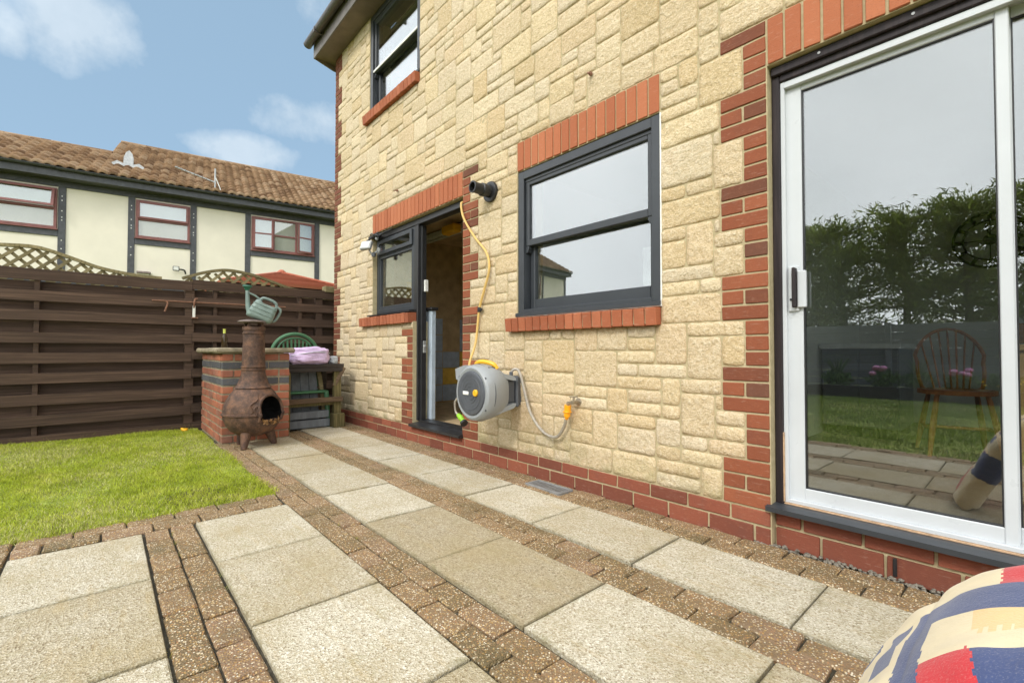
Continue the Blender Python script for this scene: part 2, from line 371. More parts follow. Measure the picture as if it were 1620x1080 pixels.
MAT = dict(
    stone=m_stone(), mortar=m_mortar(),
    brick=m_brick('red_brick', [(0, (.13, .052, .03)), (.18, (.205, .062, .031)), (.45, (.26, .078, .036)), (.75, (.305, .096, .045)), (.88, (.20, .07, .038)), (1, (.125, .058, .038))], .22),
    brick_lintel=m_brick('orange_lintel_brick', [(0, (.36, .112, .051)), (.5, (.41, .134, .061)), (1, (.46, .16, .076))], .07, (.4, .12, .06)),
    brick_sill=m_brick('sill_brick', [(0, (.30, .09, .042)), (.5, (.36, .112, .052)), (1, (.42, .14, .068))], .18, (.18, .07, .04)),
    brick_plinth=m_brick('plinth_brick', [(0, (.18, .058, .036)), (.5, (.25, .075, .044)), (1, (.31, .10, .056))], .32, (.14, .065, .05)),
    brick_bbq=m_brick('barbecue_brick', [(0, (.27, .10, .065)), (.4, (.37, .125, .07)), (.75, (.44, .16, .09)), (1, (.30, .13, .09))], .45, (.24, .18, .14), .25),
    brick_blue=m_brick('blue_brick', [(0, (.075, .078, .085)), (1, (.12, .122, .13))], .2, (.05, .05, .05)),
    slab=m_slab(), paver=m_paver(),
    fence=m_wood('fence_wood', (.072, .043, .029), (.145, .088, .060), .7, (30, 1.6, 60)),
    trellis=m_wood('trellis_wood', (.24, .20, .10), (.36, .30, .17), .8, (30, 12, 30)),
    oldwood=m_wood('weathered_wood', (.13, .085, .05), (.24, .17, .10), .8, (50, 3, 50)),
    mossywood=m_wood('mossy_wood', (.13, .11, .045), (.25, .20, .09), .85, (50, 50, 4)),
    darkwood=m_wood('dark_wood', (.035, .028, .024), (.075, .06, .05), .6, (50, 3, 50)),
    chairwood=m_wood('chair_wood', (.45, .17, .05), (.66, .29, .09), .4, (30, 30, 4), .0006),
    oak=m_wood('oak_veneer', (.46, .28, .11), (.60, .39, .17), .45, (40, 40, 3), .0006),
    hardwood=m_wood('brown_door_frame', (.028, .02, .022), (.055, .04, .04), .5, (60, 60, 3), .001),
    soil=simple('soil', (.055, .042, .028), .95, 0, .4, 20, .008, 60),
    joint=simple('joint_sand', (.055, .047, .030), .95, 0, .4, 40, .004, 200),
    grey=simple('anthracite_paint', (.036, .041, .048), .42, 0, .12, 6, .0004, 40),
    black=simple('black_paint', (.024, .024, .026), .38, 0, .2, 9, .0006, 50),
    blackplastic=simple('black_plastic', (.02, .02, .022), .4, 0, .2, 10, .0003),
    white=simple('white_aluminium', (.56, .585, .605), .3, .0, .04, 4, .0002),
    whiteseal=simple('white_sealant', (.78, .77, .74), .6, 0, .1, 30, .001),
    worn=simple('worn_timber_edge', (.50, .33, .20), .8, 0, .3, 30, .002),
    glass=m_glass('patio_glass', .18), glass2=m_glass('window_glass', .19), glass3=m_glass('neighbour_glass', .17, (.8, .85, .85)),
    tile=m_tile(), lawn=simple('lawn_soil', (.24, .29, .05), .95, 0, .45, 9, .01, 60),
    grass=m_leaf('grass_blades', [(.30, .37, .028), (.45, .51, .05), (.60, .60, .13)], .42),
    grassback=m_leaf('darkened_grass_blades', [(.12, .19, .025), (.18, .26, .035), (.26, .33, .06)], .35),  # darker copy of the lawn grass, dims its mirror image
    dryleaf=simple('dry_leaf', (.30, .16, .06), .8, 0, .4, 40, .002),
    straw=m_leaf('dry_grass', [(.46, .44, .16), (.56, .53, .24), (.64, .60, .33)], .3),
    conifer=m_leaf('conifer_foliage', [(.11, .15, .03), (.20, .25, .05), (.32, .34, .09)], .5),
    leaf=m_leaf('bed_leaves', [(.05, .10, .02), (.08, .15, .03), (.13, .21, .05)], .3),
    bark=simple('bark', (.12, .085, .06), .9, 0, .35, 12, .01, 40),
    pink=simple('pink_petals', (.62, .26, .46), .7, 0, .2, 60, .004, 200), yellowpetal=simple('yellow_petals', (.75, .52, .03), .7, 0, .15, 60),
    rust=m_rust(), soot=simple('soot', (.012, .011, .010), .95, 0, .4, 20, .004),
    ironcap=simple('weathered_cap_metal', (.20, .155, .14), .6, .2, .3, 18, .001),
    canplastic=simple('sage_green_plastic', (.19, .255, .232), .45, 0, .14, 16, .0006), darkgreen=simple('dark_green_plastic', (.02, .13, .085), .45),
    chairgreen=simple('green_garden_plastic', (.055, .155, .075), .42, 0, .15, 8, .0004),
    lilac=simple('lilac_fabric', (.60, .46, .68), .85, 0, .12, 9, .012, 22), greyfabric=simple('grey_fabric', (.42, .44, .46), .8, 0, .2, 20, .004),
    greypanel=m_wood('grey_board', (.15, .165, .18), (.23, .245, .26), .7, (50, 14, 3)),
    coping=simple('coping_stone', (.27, .225, .15), .9, 0, .35, 14, .006, 40),
    reelgrey=simple('mid_grey_plastic', (.30, .32, .33), .42, 0, .07, 8, .0004), reeldark=simple('charcoal_plastic', (.085, .092, .105), .45, 0, .12, 10, .0004),
    yellow=simple('yellow_plastic', (.86, .46, .02), .4, 0, .06, 8, .0003), yellowhose=simple('yellow_hose', (.66, .44, .14), .5, 0, .12, 14, .0006),
    lime=simple('lime_plastic', (.30, .62, .03), .4), orange=simple('orange_plastic', (.95, .38, .01), .4), steel=simple('braided_steel', (.45, .41, .35), .4, .6, .2, 60, .001, 300),
    brass=simple('tarnished_brass', (.36, .30, .22), .45, .7, .35, 60, .002, 120), whiteplastic=simple('white_plastic', (.78, .78, .74), .4),
    galv=simple('galvanised_metal', (.42, .43, .43), .5, .5, .2, 20, .0008), lens=simple('floodlight_lens', (.62, .62, .58), .15),
    rod=simple('rusty_rod', (.24, .12, .075), .8, .2, .3, 40, .001), bottleglass=simple('brown_bottle_glass', (.045, .028, .012), .12),
    limelabel=simple('lime_foil', (.55, .60, .12), .4),
    cream=simple('cream_render', (.75, .695, .585), .9, 0, .035, 3, .001, 80), beam=simple('dark_timber_paint', (.06, .062, .07), .6, 0, .25, 12, .001),
    maroon=simple('maroon_frame', (.20, .072, .062), .5, 0, .15, 10), gutter=simple('black_gutter', (.035, .037, .042), .35),
    felt=m_brick('red_shingle', [(0, (.42, .13, .075)), (.5, (.52, .18, .11)), (1, (.58, .23, .15))], .2),
    soffit=simple('brown_soffit', (.16, .125, .10), .55, 0, .18, 6, .001), fascia=simple('grey_brown_fascia', (.13, .115, .105), .5, 0, .2, 7, .001),
    gutterbrown=simple('grey_brown_gutter', (.07, .063, .06), .4, 0, .15, 8),
    roomwall=simple('magnolia_wall', (.76, .73, .68), .9, 0, .04, 2, .0004), roomwhite=simple('white_wall', (.80, .80, .78), .9, 0, .03, 2), roomfloor=simple('dark_laminate', (.12, .10, .085), .35, 0, .2, 8),
    dimwall=simple('unpainted_garage_wall', (.50, .37, .21), .95, 0, .2, 8, .003), blueblock=simple('blue_painted_block', (.42, .50, .60), .9, 0, .12, 14, .003), yellowblock=simple('yellow_painted_block', (.75, .50, .09), .9, 0, .12, 14, .003),
    cabinet=simple('grey_cabinet', (.17, .18, .19), .35, 0, .05, 3), worktop=simple('pale_worktop', (.72, .72, .70), .3), clockmetal=simple('black_clock_metal', (.012, .012, .012), .5),
    paleblue=simple('pale_blue_wrap', (.44, .52, .60), .5, 0, .12, 8, .008, 14), gfence=m_wood('grey_fence_wood', (.20, .20, .21), (.30, .30, .31), .8, (2, 40, 40)),
    gravel=simple('gravel', (.22, .195, .155), .9, 0, .4, 120), netting=simple('pale_blind', (.55, .56, .56), .9),
    drain=simple('grey_drain_plastic', (.22, .22, .215), .55, 0, .2, 30), mosspatch=simple('moss', (.09, .11, .02), .95, 0, .5, 60, .004, 150),
)
# ================================================================== GROUND, PATIO, LAWN
g = MB(); g.add([(-900, -900, -.09), (900, -900, -.09), (900, 900, -.09), (-900, 900, -.09)], [(0, 1, 2, 3)])
tag(g.build('ground', MAT['lawn']), 'wide grassy ground running out past the gardens', 'ground', kind='structure')

pat = MB().box(-6.45, 2.6, -.525, D + .02, -.10, -.0165)
patio = pat.build('patio', MAT['joint']); tag(patio, 'patio of cream slabs with brown paver bands', 'patio', kind='structure')

_cache = {}
def piece_mesh(kind, lx, ly, lz, mat, c=.004, jit=.0015, nvar=4):
    v = random.randrange(nvar); k = (kind, round(lx, 3), round(ly, 3), round(lz, 3), mat.name, v)
    if k not in _cache:
        rs = random.Random(hash((kind, round(lx * 1000), round(lz * 1000), v)) & 0xffff)
        b = MB().box(-lx / 2, lx / 2, -ly / 2, ly / 2, -lz / 2, lz / 2, c)
        b.v = [tuple(q + rs.uniform(-jit, jit) for q in p) for p in b.v]
        _cache[k] = b.mesh(kind, mat)
    return _cache[k]
def slab(x0, x1, y0, y1):
    g_ = .0038; th = .05
    m_ = piece_mesh('slab', x1 - x0 - 2 * g_, y1 - y0 - 2 * g_, th, MAT['slab'], .003, .002)
    link('slab', m_, ((x0 + x1) / 2, (y0 + y1) / 2, -th / 2 + random.uniform(-.003, .0015)), patio, (random.gauss(0, .0025), random.gauss(0, .002), random.gauss(0, .002)))
def paver(x0, x1, y0, y1, al='x'):
    g_ = .0036; th = .05
    lx, ly = x1 - x0 - 2 * g_, y1 - y0 - 2 * g_
    m_ = piece_mesh('paver', lx, ly, th, MAT['paver'], .006, .0025)
    link('paver', m_, ((x0 + x1) / 2, (y0 + y1) / 2, -th / 2 - .002 + random.uniform(-.004, .002)), patio, (random.gauss(0, .006), random.gauss(0, .006), random.gauss(0, .004)))
P_ = .6075
for y0, y1, off, xa, xb in ((-.30, .16, -1.715, -2.955, .3), (.372, .825, -1.715, -2.955, .9), (1.038, 1.483, -1.730, -5.35, .9), (1.692, 2.112, -1.760, -6.2, 1.5)):
    k0 = math.floor((xa - off) / P_)
    for k in range(k0, 6):
        a, b = off + k * P_, off + (k + 1) * P_
        a2, b2 = max(a, xa), min(b, xb)
        if b2 - a2 > .12: slab(a2, b2, y0, y1)
def band(xa, xb, rows, offs, L=.2025):
    for (y0, y1), o in zip(rows, offs):
        x = xa - o
        while x < xb - .03:
            a, b = max(x, xa), min(x + L, xb)
            if b - a > .045: paver(a, b, y0, y1)
            x += L
band(-2.955, .3, [(.163, .266), (.267, .369)], [.04, .13])
band(-5.3, .9, [(.829, .932), (.933, 1.035)], [.0, .1])
band(-5.6, .9, [(1.486, 1.587), (1.588, 1.689)], [.06, .16])
band(-6.3, 1.4, [(2.117, 2.227), (2.228, 2.338)], [.02, .12])
band(-3.2, .3, [(-.52, -.414), (-.413, -.303)], [.0, .1])
for (x0, x1), o in zip([(-3.205, -3.092), (-3.089, -2.958)], [.0, .1]):
    y = -.30 - o
    while y < .80:
        a, b = max(y, -.30), min(y + .2025, .826)
        if b - a > .045: paver(x0, x1, a, b)
        y += .2025

# gravel in the gap below the patio door
gm = MB()
for _ in range(800):
    x = random.uniform(-.95, 1.3); y = random.uniform(2.336, 2.388) if x > -.83 else random.uniform(2.334, 2.342)
    r_ = random.uniform(.004, .011); q = MB().ball((0, 0, 0), r_, 5, .7)
    q.xform(lambda p: p + Vector((random.uniform(-1, 1), random.uniform(-1, 1), random.uniform(-1, 1))) * r_ * .25)
    gm.add([(a + x, b + y, c - .006 - random.uniform(0, .012) * 0 - (.012 if _ % 2 else 0)) for a, b, c in q.v], q.f)
tag(gm.build('gravel', MAT['gravel'], smooth='all'), 'loose gravel along the foot of the patio door wall', 'gravel', kind='stuff')

lw = MB()
def lawn_sheet(x0, x1, y0, y1, n=24):
    vs = []; fs = []
    for i in range(n + 1):
        for j in range(n + 1):
            x, y = x0 + (x1 - x0) * i / n, y0 + (y1 - y0) * j / n
            vs.append((x, y, -.012 + .012 * noise.noise(Vector((x * 1.3, y * 1.3, 3)))))
    for i in range(n):
        for j in range(n): a = i * (n + 1) + j; fs.append((a, a + n + 1, a + n + 2, a + 1))
    lw.add(vs, fs)
lawn_sheet(-6.62, -3.215, -6.1, .83); lawn_sheet(-3.215, 5.0, -6.1, -.53)
tag(lw.build('lawn', MAT['lawn'], smooth=True), 'mown lawn beside the patio', 'lawn', kind='structure')

def grass(name, regions, label, seed, mats, hmin=.018, hmax=.042, wd=.0032):
    rg = np.random.default_rng(seed); V = []; M_ = []
    for (x0, x1, y0, y1, dens) in regions:
        n = int((x1 - x0) * (y1 - y0) * dens)
        x = rg.uniform(x0, x1, n); y = rg.uniform(y0, y1, n)
        h = rg.uniform(hmin, hmax, n) * (1 + .35 * np.sin(x * 5.1 + np.sin(y * 4)) * np.cos(y * 6.3 + 1)); a = rg.uniform(0, 2 * np.pi, n)
        lean = rg.uniform(.15, 1.25, n) * h; la = rg.uniform(0, 2 * np.pi, n)
        dx, dy = np.cos(a) * wd / 2 * rg.uniform(.6, 1.3, n), np.sin(a) * wd / 2
        lx, ly = np.cos(la) * lean, np.sin(la) * lean; z0 = np.full(n, -.016)
        q = np.stack([np.stack([x - dx, y - dy, z0], 1), np.stack([x + dx, y + dy, z0], 1),
                      np.stack([x + dx * .8 + lx * .35, y + dy * .8 + ly * .35, z0 + h * .62], 1), np.stack([x - dx * .8 + lx * .35, y - dy * .8 + ly * .35, z0 + h * .62], 1),
                      np.stack([x + dx * .15 + lx, y + dy * .15 + ly, z0 + h * (1.05 - .3 * lean / h)], 1), np.stack([x - dx * .15 + lx, y - dy * .15 + ly, z0 + h * (1.05 - .3 * lean / h)], 1)], 1)
        V.append(q.reshape(-1, 3))
        patch = np.sin(x * 2.3 + 1.2 * np.sin(y * 3.1)) * np.sin(y * 2.7 + .8 * np.cos(x * 2.9))
        m1 = (rg.random(n) < np.clip(.14 + .34 * patch, .03, .5)).astype(np.int32); M_.append(np.repeat(m1, 2))
    V = np.concatenate(V); nb = len(V) // 6; base = np.arange(nb)[:, None] * 6
    F = np.concatenate([base + np.array([[0, 1, 2, 3]]), base + np.array([[3, 2, 4, 5]])], 1).ravel()
    me = np_mesh(name, V, F, 4, mats, True, np.concatenate(M_))
    return tag(link(name, me, (0, 0, 0)), label, 'grass', kind='stuff')
grass('grass', [(-6.55, -3.19, -1.3, .835, 19000), (-6.55, -3.19, -3.0, -1.3, 5000), (-3.22, -3.165, -.52, .83, 9000), (-4.9, -3.2, .825, .86, 9000)],
      'short yellow green grass of the lawn beside the fence', 3, [MAT['grass'], MAT['straw']], .012, .034)
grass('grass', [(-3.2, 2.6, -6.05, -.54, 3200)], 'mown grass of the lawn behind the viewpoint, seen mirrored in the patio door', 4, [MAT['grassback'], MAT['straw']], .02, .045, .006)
# tufts in the joints and along the lawn kerb
tv = []
rg = np.random.default_rng(9)
tf = MB()
for (x, y) in [(-2.84, .267), (-2.7, .268), (-2.52, .266), (-2.2, .37), (-2.05, .372), (-3.1, .62), (-2.4, .932), (-2.2, .933), (-3.03, 1.0), (-1.715, .165), (-2.1, .62)] + [(-6.5, random.uniform(-1, .75)) for _ in range(26)]:
    for k in range(9 if x > -6 else 12):
        a = random.uniform(0, 6.28); l_ = random.uniform(.012, .03) * (1 if x > -6 else 3.2); bx, by = x + random.gauss(0, .018), y + random.gauss(0, .004 if x > -6 else .03)
        tx, ty = math.cos(a) * l_ * .6, math.sin(a) * l_ * .6
        tf.add([(bx - .0015, by, -.012), (bx + .0015, by, -.012), (bx + tx, by + ty, l_ * .8 - .01)], [(0, 1, 2)])
tag(tf.build('grass', MAT['grass'], fix=False), 'stray grass tufts in the paving joints and below the fence', 'grass', kind='stuff')

# ================================================================== THE STONE HOUSE
house = thing('stone_house', 'buff stone house with red brick quoins, plinth and window surrounds', 'house', (-2.6, D, 0))
X0, UX, UZ = -6.3, .0375, .075
XR = 2.55
NXC = round((XR - X0) / UX); NZC = 65                # 65 courses -> 4.875 m
ZT = NZC * UZ
def ci(x): return round((x - X0) / UX)
def cz(z): return round(z / UZ)
OPEN = dict(kitchen=(-2.5875, -1.3875, 1.05, 2.25), door=(-4.1625, -3.3, .15, 2.25), util=(-5.1, -4.1625, 1.2, 2.25), up=(-5.2125, -4.05, 3.6, ZT), patio=(-.825, .75, .0, 2.25))
occ = np.zeros((NXC, NZC), dtype=bool)
def block(x0, x1, z0, z1): occ[max(0, ci(x0)):ci(x1), max(0, cz(z0)):cz(z1)] = True
for a in OPEN.values(): block(*a)
occ[:, 0:2] = True
# mortar core with real openings: front, back and reveals
REV = .11
wx = sorted({X0, XR} | {q for a in OPEN.values() for q in a[:2]}); wz = sorted({0.0, ZT, .15} | {q for a in OPEN.values() for q in a[2:]})
def is_open(x, z): return any(a[0] < x < a[1] and a[2] < z < a[3] for a in OPEN.values())
wm = MB(); yF, yB = D + .0022, D + .27
def face(p, q): wm.add(p, [(0, 1, 2, 3)])
for i in range(len(wx) - 1):
    for j in range(len(wz) - 1):
        x0, x1, z0, z1 = wx[i], wx[i + 1], wz[j], wz[j + 1]; xm, zm = (x0 + x1) / 2, (z0 + z1) / 2
        if is_open(xm, zm): continue
        wm.add([(x0, yF, z0), (x1, yF, z0), (x1, yF, z1), (x0, yF, z1)], [(0, 1, 2, 3)]); wm.add([(x0, yB, z0), (x0, yB, z1), (x1, yB, z1), (x1, yB, z0)], [(0, 1, 2, 3)])
        if i + 1 < len(wx) - 1 and is_open((wx[i + 1] + wx[i + 2]) / 2, zm) or i == len(wx) - 2: wm.add([(x1, yF, z0), (x1, yB, z0), (x1, yB, z1), (x1, yF, z1)], [(0, 1, 2, 3)])
        if i > 0 and is_open((wx[i - 1] + wx[i]) / 2, zm) or i == 0: wm.add([(x0, yF, z0), (x0, yF, z1), (x0, yB, z1), (x0, yB, z0)], [(0, 1, 2, 3)])
        if j + 1 < len(wz) - 1 and is_open(xm, (wz[j + 1] + wz[j + 2]) / 2): wm.add([(x0, yF, z1), (x1, yF, z1), (x1, yB, z1), (x0, yB, z1)], [(0, 1, 2, 3)])
        if j > 0 and is_open(xm, (wz[j - 1] + wz[j]) / 2): wm.add([(x0, yF, z0), (x0, yB, z0), (x1, yB, z0), (x1, yF, z0)], [(0, 1, 2, 3)])
wall = wm.build('wall', MAT['mortar'], house, fix=False)
# end wall and back so that the house is a closed body
ew = MB().box(X0 + .005, X0 + .25, yB, yB + 6.2, 0, ZT); ew.box(XR - .25, XR, yB, 3.2, 0, ZT).box(XR - .25, XR, 5.6, yB + 6.2, 0, ZT).box(XR - .25, XR, 3.2, 5.6, 0, .8).box(XR - .25, XR, 3.2, 5.6, 2.35, ZT); ew.box(X0 + .26, XR - .26, yB + 6.0, yB + 6.2, 0, ZT)  # gap in the right-hand wall is added to let daylight indoors
ew.build('side_wall', MAT['mortar'], house)

BR = []            # bricks waiting: (size key, x0,x1,z0,z1,y0,y1,mat,parent)
JB = .0105         # mortar joint
def brick(x0, x1, z0, z1, mat='brick', parent=None, yf=None, depth=.10, name='brick', tilt=0):
    yf = D - .0045 if yf is None else yf
    m_ = piece_mesh('brick', x1 - x0 - JB, depth, z1 - z0 - JB, MAT[mat], .003, .0012)
    return link(name, m_, ((x0 + x1) / 2, yf + depth / 2 + random.uniform(-.0015, .0015), (z0 + z1) / 2), parent or wall, (tilt, 0, random.gauss(0, .002)))
far = MB()         # small far bricks, joined
def farbrick(x0, x1, z0, z1): far.box(x0 + JB / 2, x1 - JB / 2, D - .0045 + random.uniform(-.0015, .0015), D + .1, z0 + JB / 2, z1 - JB / 2, .003)
# plinth: two courses, stretcher bond
for c in (0, 1):
    x = X0 - (.1125 if c else 0)
    while x < -.83:
        a, b = max(x, X0), min(x + .225, -.8255)
        if b - a > .05:
            if not (c == 1 and b > -4.1625 and a < -3.3 and False): brick(a, b, c * UZ - (0 if c else .022), c * UZ + UZ, 'brick_plinth')
        x += .225
# plinth under the patio door, set back
for c in (0, 1):
    x = -.825 - (.1125 if c else 0.04)
    while x < .75:
        a, b = max(x, -.825), min(x + .225, .75)
        if b - a > .05: brick(a, b, c * .082 - (0 if c else .02), c * .082 + .080, 'brick_plinth', yf=D + .038)
        x += .225
MB().box(-.83, .76, D + .05, D + .25, -.02, .163).build('threshold_core', MAT['mortar'], house)
weep = MB().box(-.3905, -.378, D + .030, D + .07, .004, .074, .002).build('weep_hole', MAT['blackplastic'], house)
for x in (.35, 1.0): pass
# toothed quoins: sgn +1 = brickwork runs to +x from the edge
def quoin(xe, sgn, courses, fn=brick):
    for c in courses:
        z0, z1 = c * UZ, c * UZ + UZ; ph = (c - 2) % 6; lng = ph < 3
        if c == 32 and fn is brick: lng, ph = True, 0
        L = .225 if lng else .1125
        block(*sorted((xe, xe + sgn * L)), z0, z1)
        if not lng or ph in (0, 2): fn(*sorted((xe, xe + sgn * L)), z0, z1)
        else:
            fn(*sorted((xe, xe + sgn * .1125)), z0, z1); fn(*sorted((xe + sgn * .1125, xe + sgn * .225)), z0, z1)
quoin(-.825, -1, range(2, 33))
quoin(-3.3, 1, range(2, 33))
quoin(-4.1625, -1, range(2, 15))
quoin(X0, 1, range(2, NZC), farbrick)
quoin(.75, 1, range(2, 33), farbrick)
for c in (0, 1):                                         # plinth to the right of the patio door
    x = .75 - (.1125 if c else 0)
    while x < XR - .02:
        a, b = max(x, .75), min(x + .225, XR)
        if b - a > .05: far.box(a + JB / 2, b - JB / 2, D - .0045, D + .1, c * UZ - (0 if c else .02), c * UZ + UZ - JB, .003)
        x += .225
tag(far.build('corner_quoin', MAT['brick'], wall), kind='stuff')
# soldier-course lintels
def lintel(x0, x1, z0=2.25, h=.225):
    n = round((x1 - x0) / .075); block(x0, x1, z0, z0 + h); s_ = (x1 - x0) / n
    for k in range(n): brick(x0 + k * s_, x0 + (k + 1) * s_, z0, z0 + h, 'brick_lintel', yf=D - .007)
lintel(-2.5875, -1.3875); lintel(-5.1, -3.3); lintel(-.825, .75)
# projecting brick-on-edge sills
def bsill(x0, x1, z1, h=.105, proj_=.055, wd=.078):
    n = round((x1 - x0) / wd); s_ = (x1 - x0) / n
    p = MB().box(x0 + .012, x1 - .012, D - proj_ + .012, D + .1, z1 - h + .008, z1 - .008).build('brick_sill', MAT['mortar'], wall)
    for k in range(n):
        m_ = piece_mesh('brick', s_ - JB * .8, proj_ + .09, h - .004, MAT['brick_sill'], .004, .0015)
        link('brick', m_, (x0 + (k + .5) * s_, D - proj_ + (proj_ + .09) / 2, z1 - h / 2 + random.uniform(-.0015, .0015)), p, (R(4), 0, 0))
bsill(-2.675, -1.385, 1.15); bsill(-5.36, -4.165, 1.292); bsill(-5.3, -4.05, 3.70)

# random ashlar: stones of one, two or three courses
STN = []
for j in range(2, NZC):
    i = 0
    while i < NXC:
        if occ[i, j]: i += 1; continue
        run = 1
        while i + run < NXC and not occ[i + run, j] and run < 14: run += 1
        hmax = 1
        h = random.choices((1, 2, 3), (.50, .35, .15))[0]
        wd = random.randint(*((3, 8), (4, 9), (5, 9))[h - 1]); wd = min(wd, run)
        if run - wd < 3: wd = run if run <= 11 else run - 4
        while h > 1 and (j + h > NZC or occ[i:i + wd, j:j + h].any()): h -= 1
        if h == 3 and wd < 4: h = 2
        occ[i:i + wd, j:j + h] = True
        STN.append((X0 + i * UX, X0 + (i + wd) * UX, j * UZ, (j + h) * UZ)); i += wd
def stone_mesh(w_, h_, sd, step):
    nx, nz = max(3, round(w_ / step)), max(3, round(h_ / step))
    ea, eb = 1 - .014 / w_, 1 - .014 / h_
    tx = [-1, -1] + [(-1 + 2 * k / nx) * ea for k in range(nx + 1)] + [1, 1]; tz = [-1, -1] + [(-1 + 2 * k / nz) * eb for k in range(nz + 1)] + [1, 1]
    vs = []; N_ = noise.noise
    rr = random.Random(sd); ins = rr.uniform(.0018, .0042); amp = rr.uniform(.005, .009); crown = rr.uniform(.001, .0045); tl = rr.uniform(-.03, .03); tz_ = rr.uniform(-.05, .05)
    for a, u in enumerate(tx):
        for b, v in enumerate(tz):
            x, z = u * w_ / 2, v * h_ / 2; skirt = a in (0, len(tx) - 1) or b in (0, len(tz) - 1)
            dx, dz = w_ / 2 - abs(x), h_ / 2 - abs(z)
            n1 = N_(Vector((x * 24 + sd * 3.1, z * 24, sd * .7))); n2 = N_(Vector((x * 66, z * 66 + sd, 5.5))); n3 = abs(N_(Vector((x * 38 + 4, z * 38, sd))))
            d_ = min(dx, dz); pr = min(1, d_ / .009)
            cx = abs(x) / (w_ / 2); cz2 = abs(z) / (h_ / 2); rc = max(0, (1 - min(1, (dx + dz) / .03)))
            j1 = .0038 * N_(Vector((z * 34 + sd, sd, 1))) + .002 * N_(Vector((z * 90 + sd, sd, 4))); j2 = .0038 * N_(Vector((x * 34, sd, 9))) + .002 * N_(Vector((x * 90, sd, 2)))
            ex, ez = max(0, 1 - dx / .02), max(0, 1 - dz / .02)
            x2 = x - math.copysign((ins + rc * .006) * ex, x) + j1 * ex
            z2 = z - math.copysign((ins + rc * .005) * ez, z) + j2 * ez
            y = .016 if skirt else .001 - (.0035 + crown) * pr - (amp * (n1 * .6 - n3 * .5 + .15) + .0035 * n2) * (.15 + .85 * pr) + x * tl * pr + z * tz_ * pr
            vs.append((x2, y, z2))
    nb = len(tz); fs = [(p * nb + q, (p + 1) * nb + q, (p + 1) * nb + q + 1, p * nb + q + 1) for p in range(len(tx) - 1) for q in range(nb - 1)]
    return vs, fs
def seen(s_):                                             # how large a stone shows from the garden side
    x, z = (s_[0] + s_[1]) / 2, (s_[2] + s_[3]) / 2
    return (s_[1] - s_[0]) * (s_[3] - s_[2]) / (x * x + D * D + (z - H) ** 2) ** 1.5 * (1 if z < 3.2 else .25)
STN.sort(key=seen, reverse=True)
rest = MB(); RESTS = [MB() for _ in range(14)]
for k, (x0, x1, z0, z1) in enumerate(STN):
    c = ((x0 + x1) / 2, D, (z0 + z1) / 2); near = k < 300
    vs, fs = stone_mesh(x1 - x0, z1 - z0, k * 1.37 + 2, .0185 if k < 130 else (.023 if near else .03))
    if near:
        me = bpy.data.meshes.new('stone'); me.from_pydata(vs, [], fs); me.materials.append(MAT['stone']); me.polygons.foreach_set('use_smooth', [True] * len(fs)); me.update()
        link('stone', me, c, wall)
    else: RESTS[random.randrange(14)].add([(a + c[0], b + c[1], d_ + c[2]) for a, b, d_ in vs], fs)
for r_ in RESTS:
    if r_.v: tag(r_.build('stonework', MAT['stone'], wall, smooth='all', fix=False), kind='stuff')

# ---- eaves
yE = D - .25
MB().box(X0 - .13, XR, yE + .022, D + .26, ZT - .0, ZT + .018).build('soffit', MAT['soffit'], house)
fa = MB().box(X0 - .15, XR, yE, yE + .02, ZT - .012, ZT + .21, .003).build('fascia', MAT['fascia'], house)
MB().prism([(yE + .021, ZT - .01), (D + .02, ZT - .075), (D + .26, ZT - .08), (D + .26, ZT + .35), (yE + .021, ZT + .2)], X0 - .15, X0 - .131, 'yz').build('box_end', MAT['soffit'], house)
gu = MB(); n = 10; ra = .056; gy, gz = yE - .06, ZT + .185
prof = [(gy + ra * math.cos(math.pi + math.pi * k / n), gz + ra * math.sin(math.pi + math.pi * k / n)) for k in range(n + 1)]
prof += [(gy + (ra - .004) * math.cos(-math.pi * k / n), gz + (ra - .004) * math.sin(-math.pi * k / n)) for k in range(n + 1)]
gu.prism(prof, X0 - .20, XR, 'yz'); gu.prism([(a, b) for a, b in prof[:n + 1]], X0 - .205, X0 - .198, 'yz')
for xb in (-6.1, -5.2, -4.2, -3.2): gu.box(xb, xb + .03, gy - .06, gy + .065, gz - .062, gz + .004)
gu.build('gutter', MAT['gutterbrown'], house)
rf = MB(); sl = math.tan(R(35))
rf.prism([(yE - .05, ZT + .20), (yE - .05, ZT + .24), (D + 3.2, ZT + .24 + sl * (D + 3.2 - yE + .05)), (yB + 6.5, ZT + .24), (yB + 6.5, ZT + .20), (D + 3.2, ZT + .18 + sl * (D + 3.2 - yE + .05))], X0 - .17, XR, 'yz')
rf.build('roof', MAT['tile'], house)

# ---- rooms behind the openings (shells so that nothing shows through)
def room(x0, x1, y1, z0, z1, wallm, floorm, name='room_shell', y0=None):
    y0 = yB + .002 if y0 is None else y0; t = .03
    r = MB().box(x0 - t, x0, y0, y1, z0, z1).box(x1, x1 + t, y0, y1, z0, z1).box(x0 - t, x1 + t, y1, y1 + t, z0, z1).box(x0 - t, x1 + t, y0, y1 + t, z1, z1 + t)
    p = r.build(name, MAT[wallm], house); MB().box(x0 - t, x1 + t, D + .12, y1 + t, z0 - .02, z0).build('room_floor', MAT[floorm], p); return p
def room_open(x0, x1, y1, z0, z1):                       # dining room: open at the end, where an added window brightens it
    t = .03; y0 = yB + .002
    r = MB().box(x0 - t, x0, y0, y1, z0, z1).box(x0 - t, x1, y1, y1 + t, z0, z1).box(x0 - t, x1, y0, y1 + t, z1, z1 + t)
    r.build('room_shell', MAT['roomwall'], house); MB().box(x0 - t, x1, D + .12, y1 + t, z0 - .02, z0).build('room_floor', MAT['roomfloor'], house)
room_open(-1.3, XR - .251, 6.3, .165, 2.5)
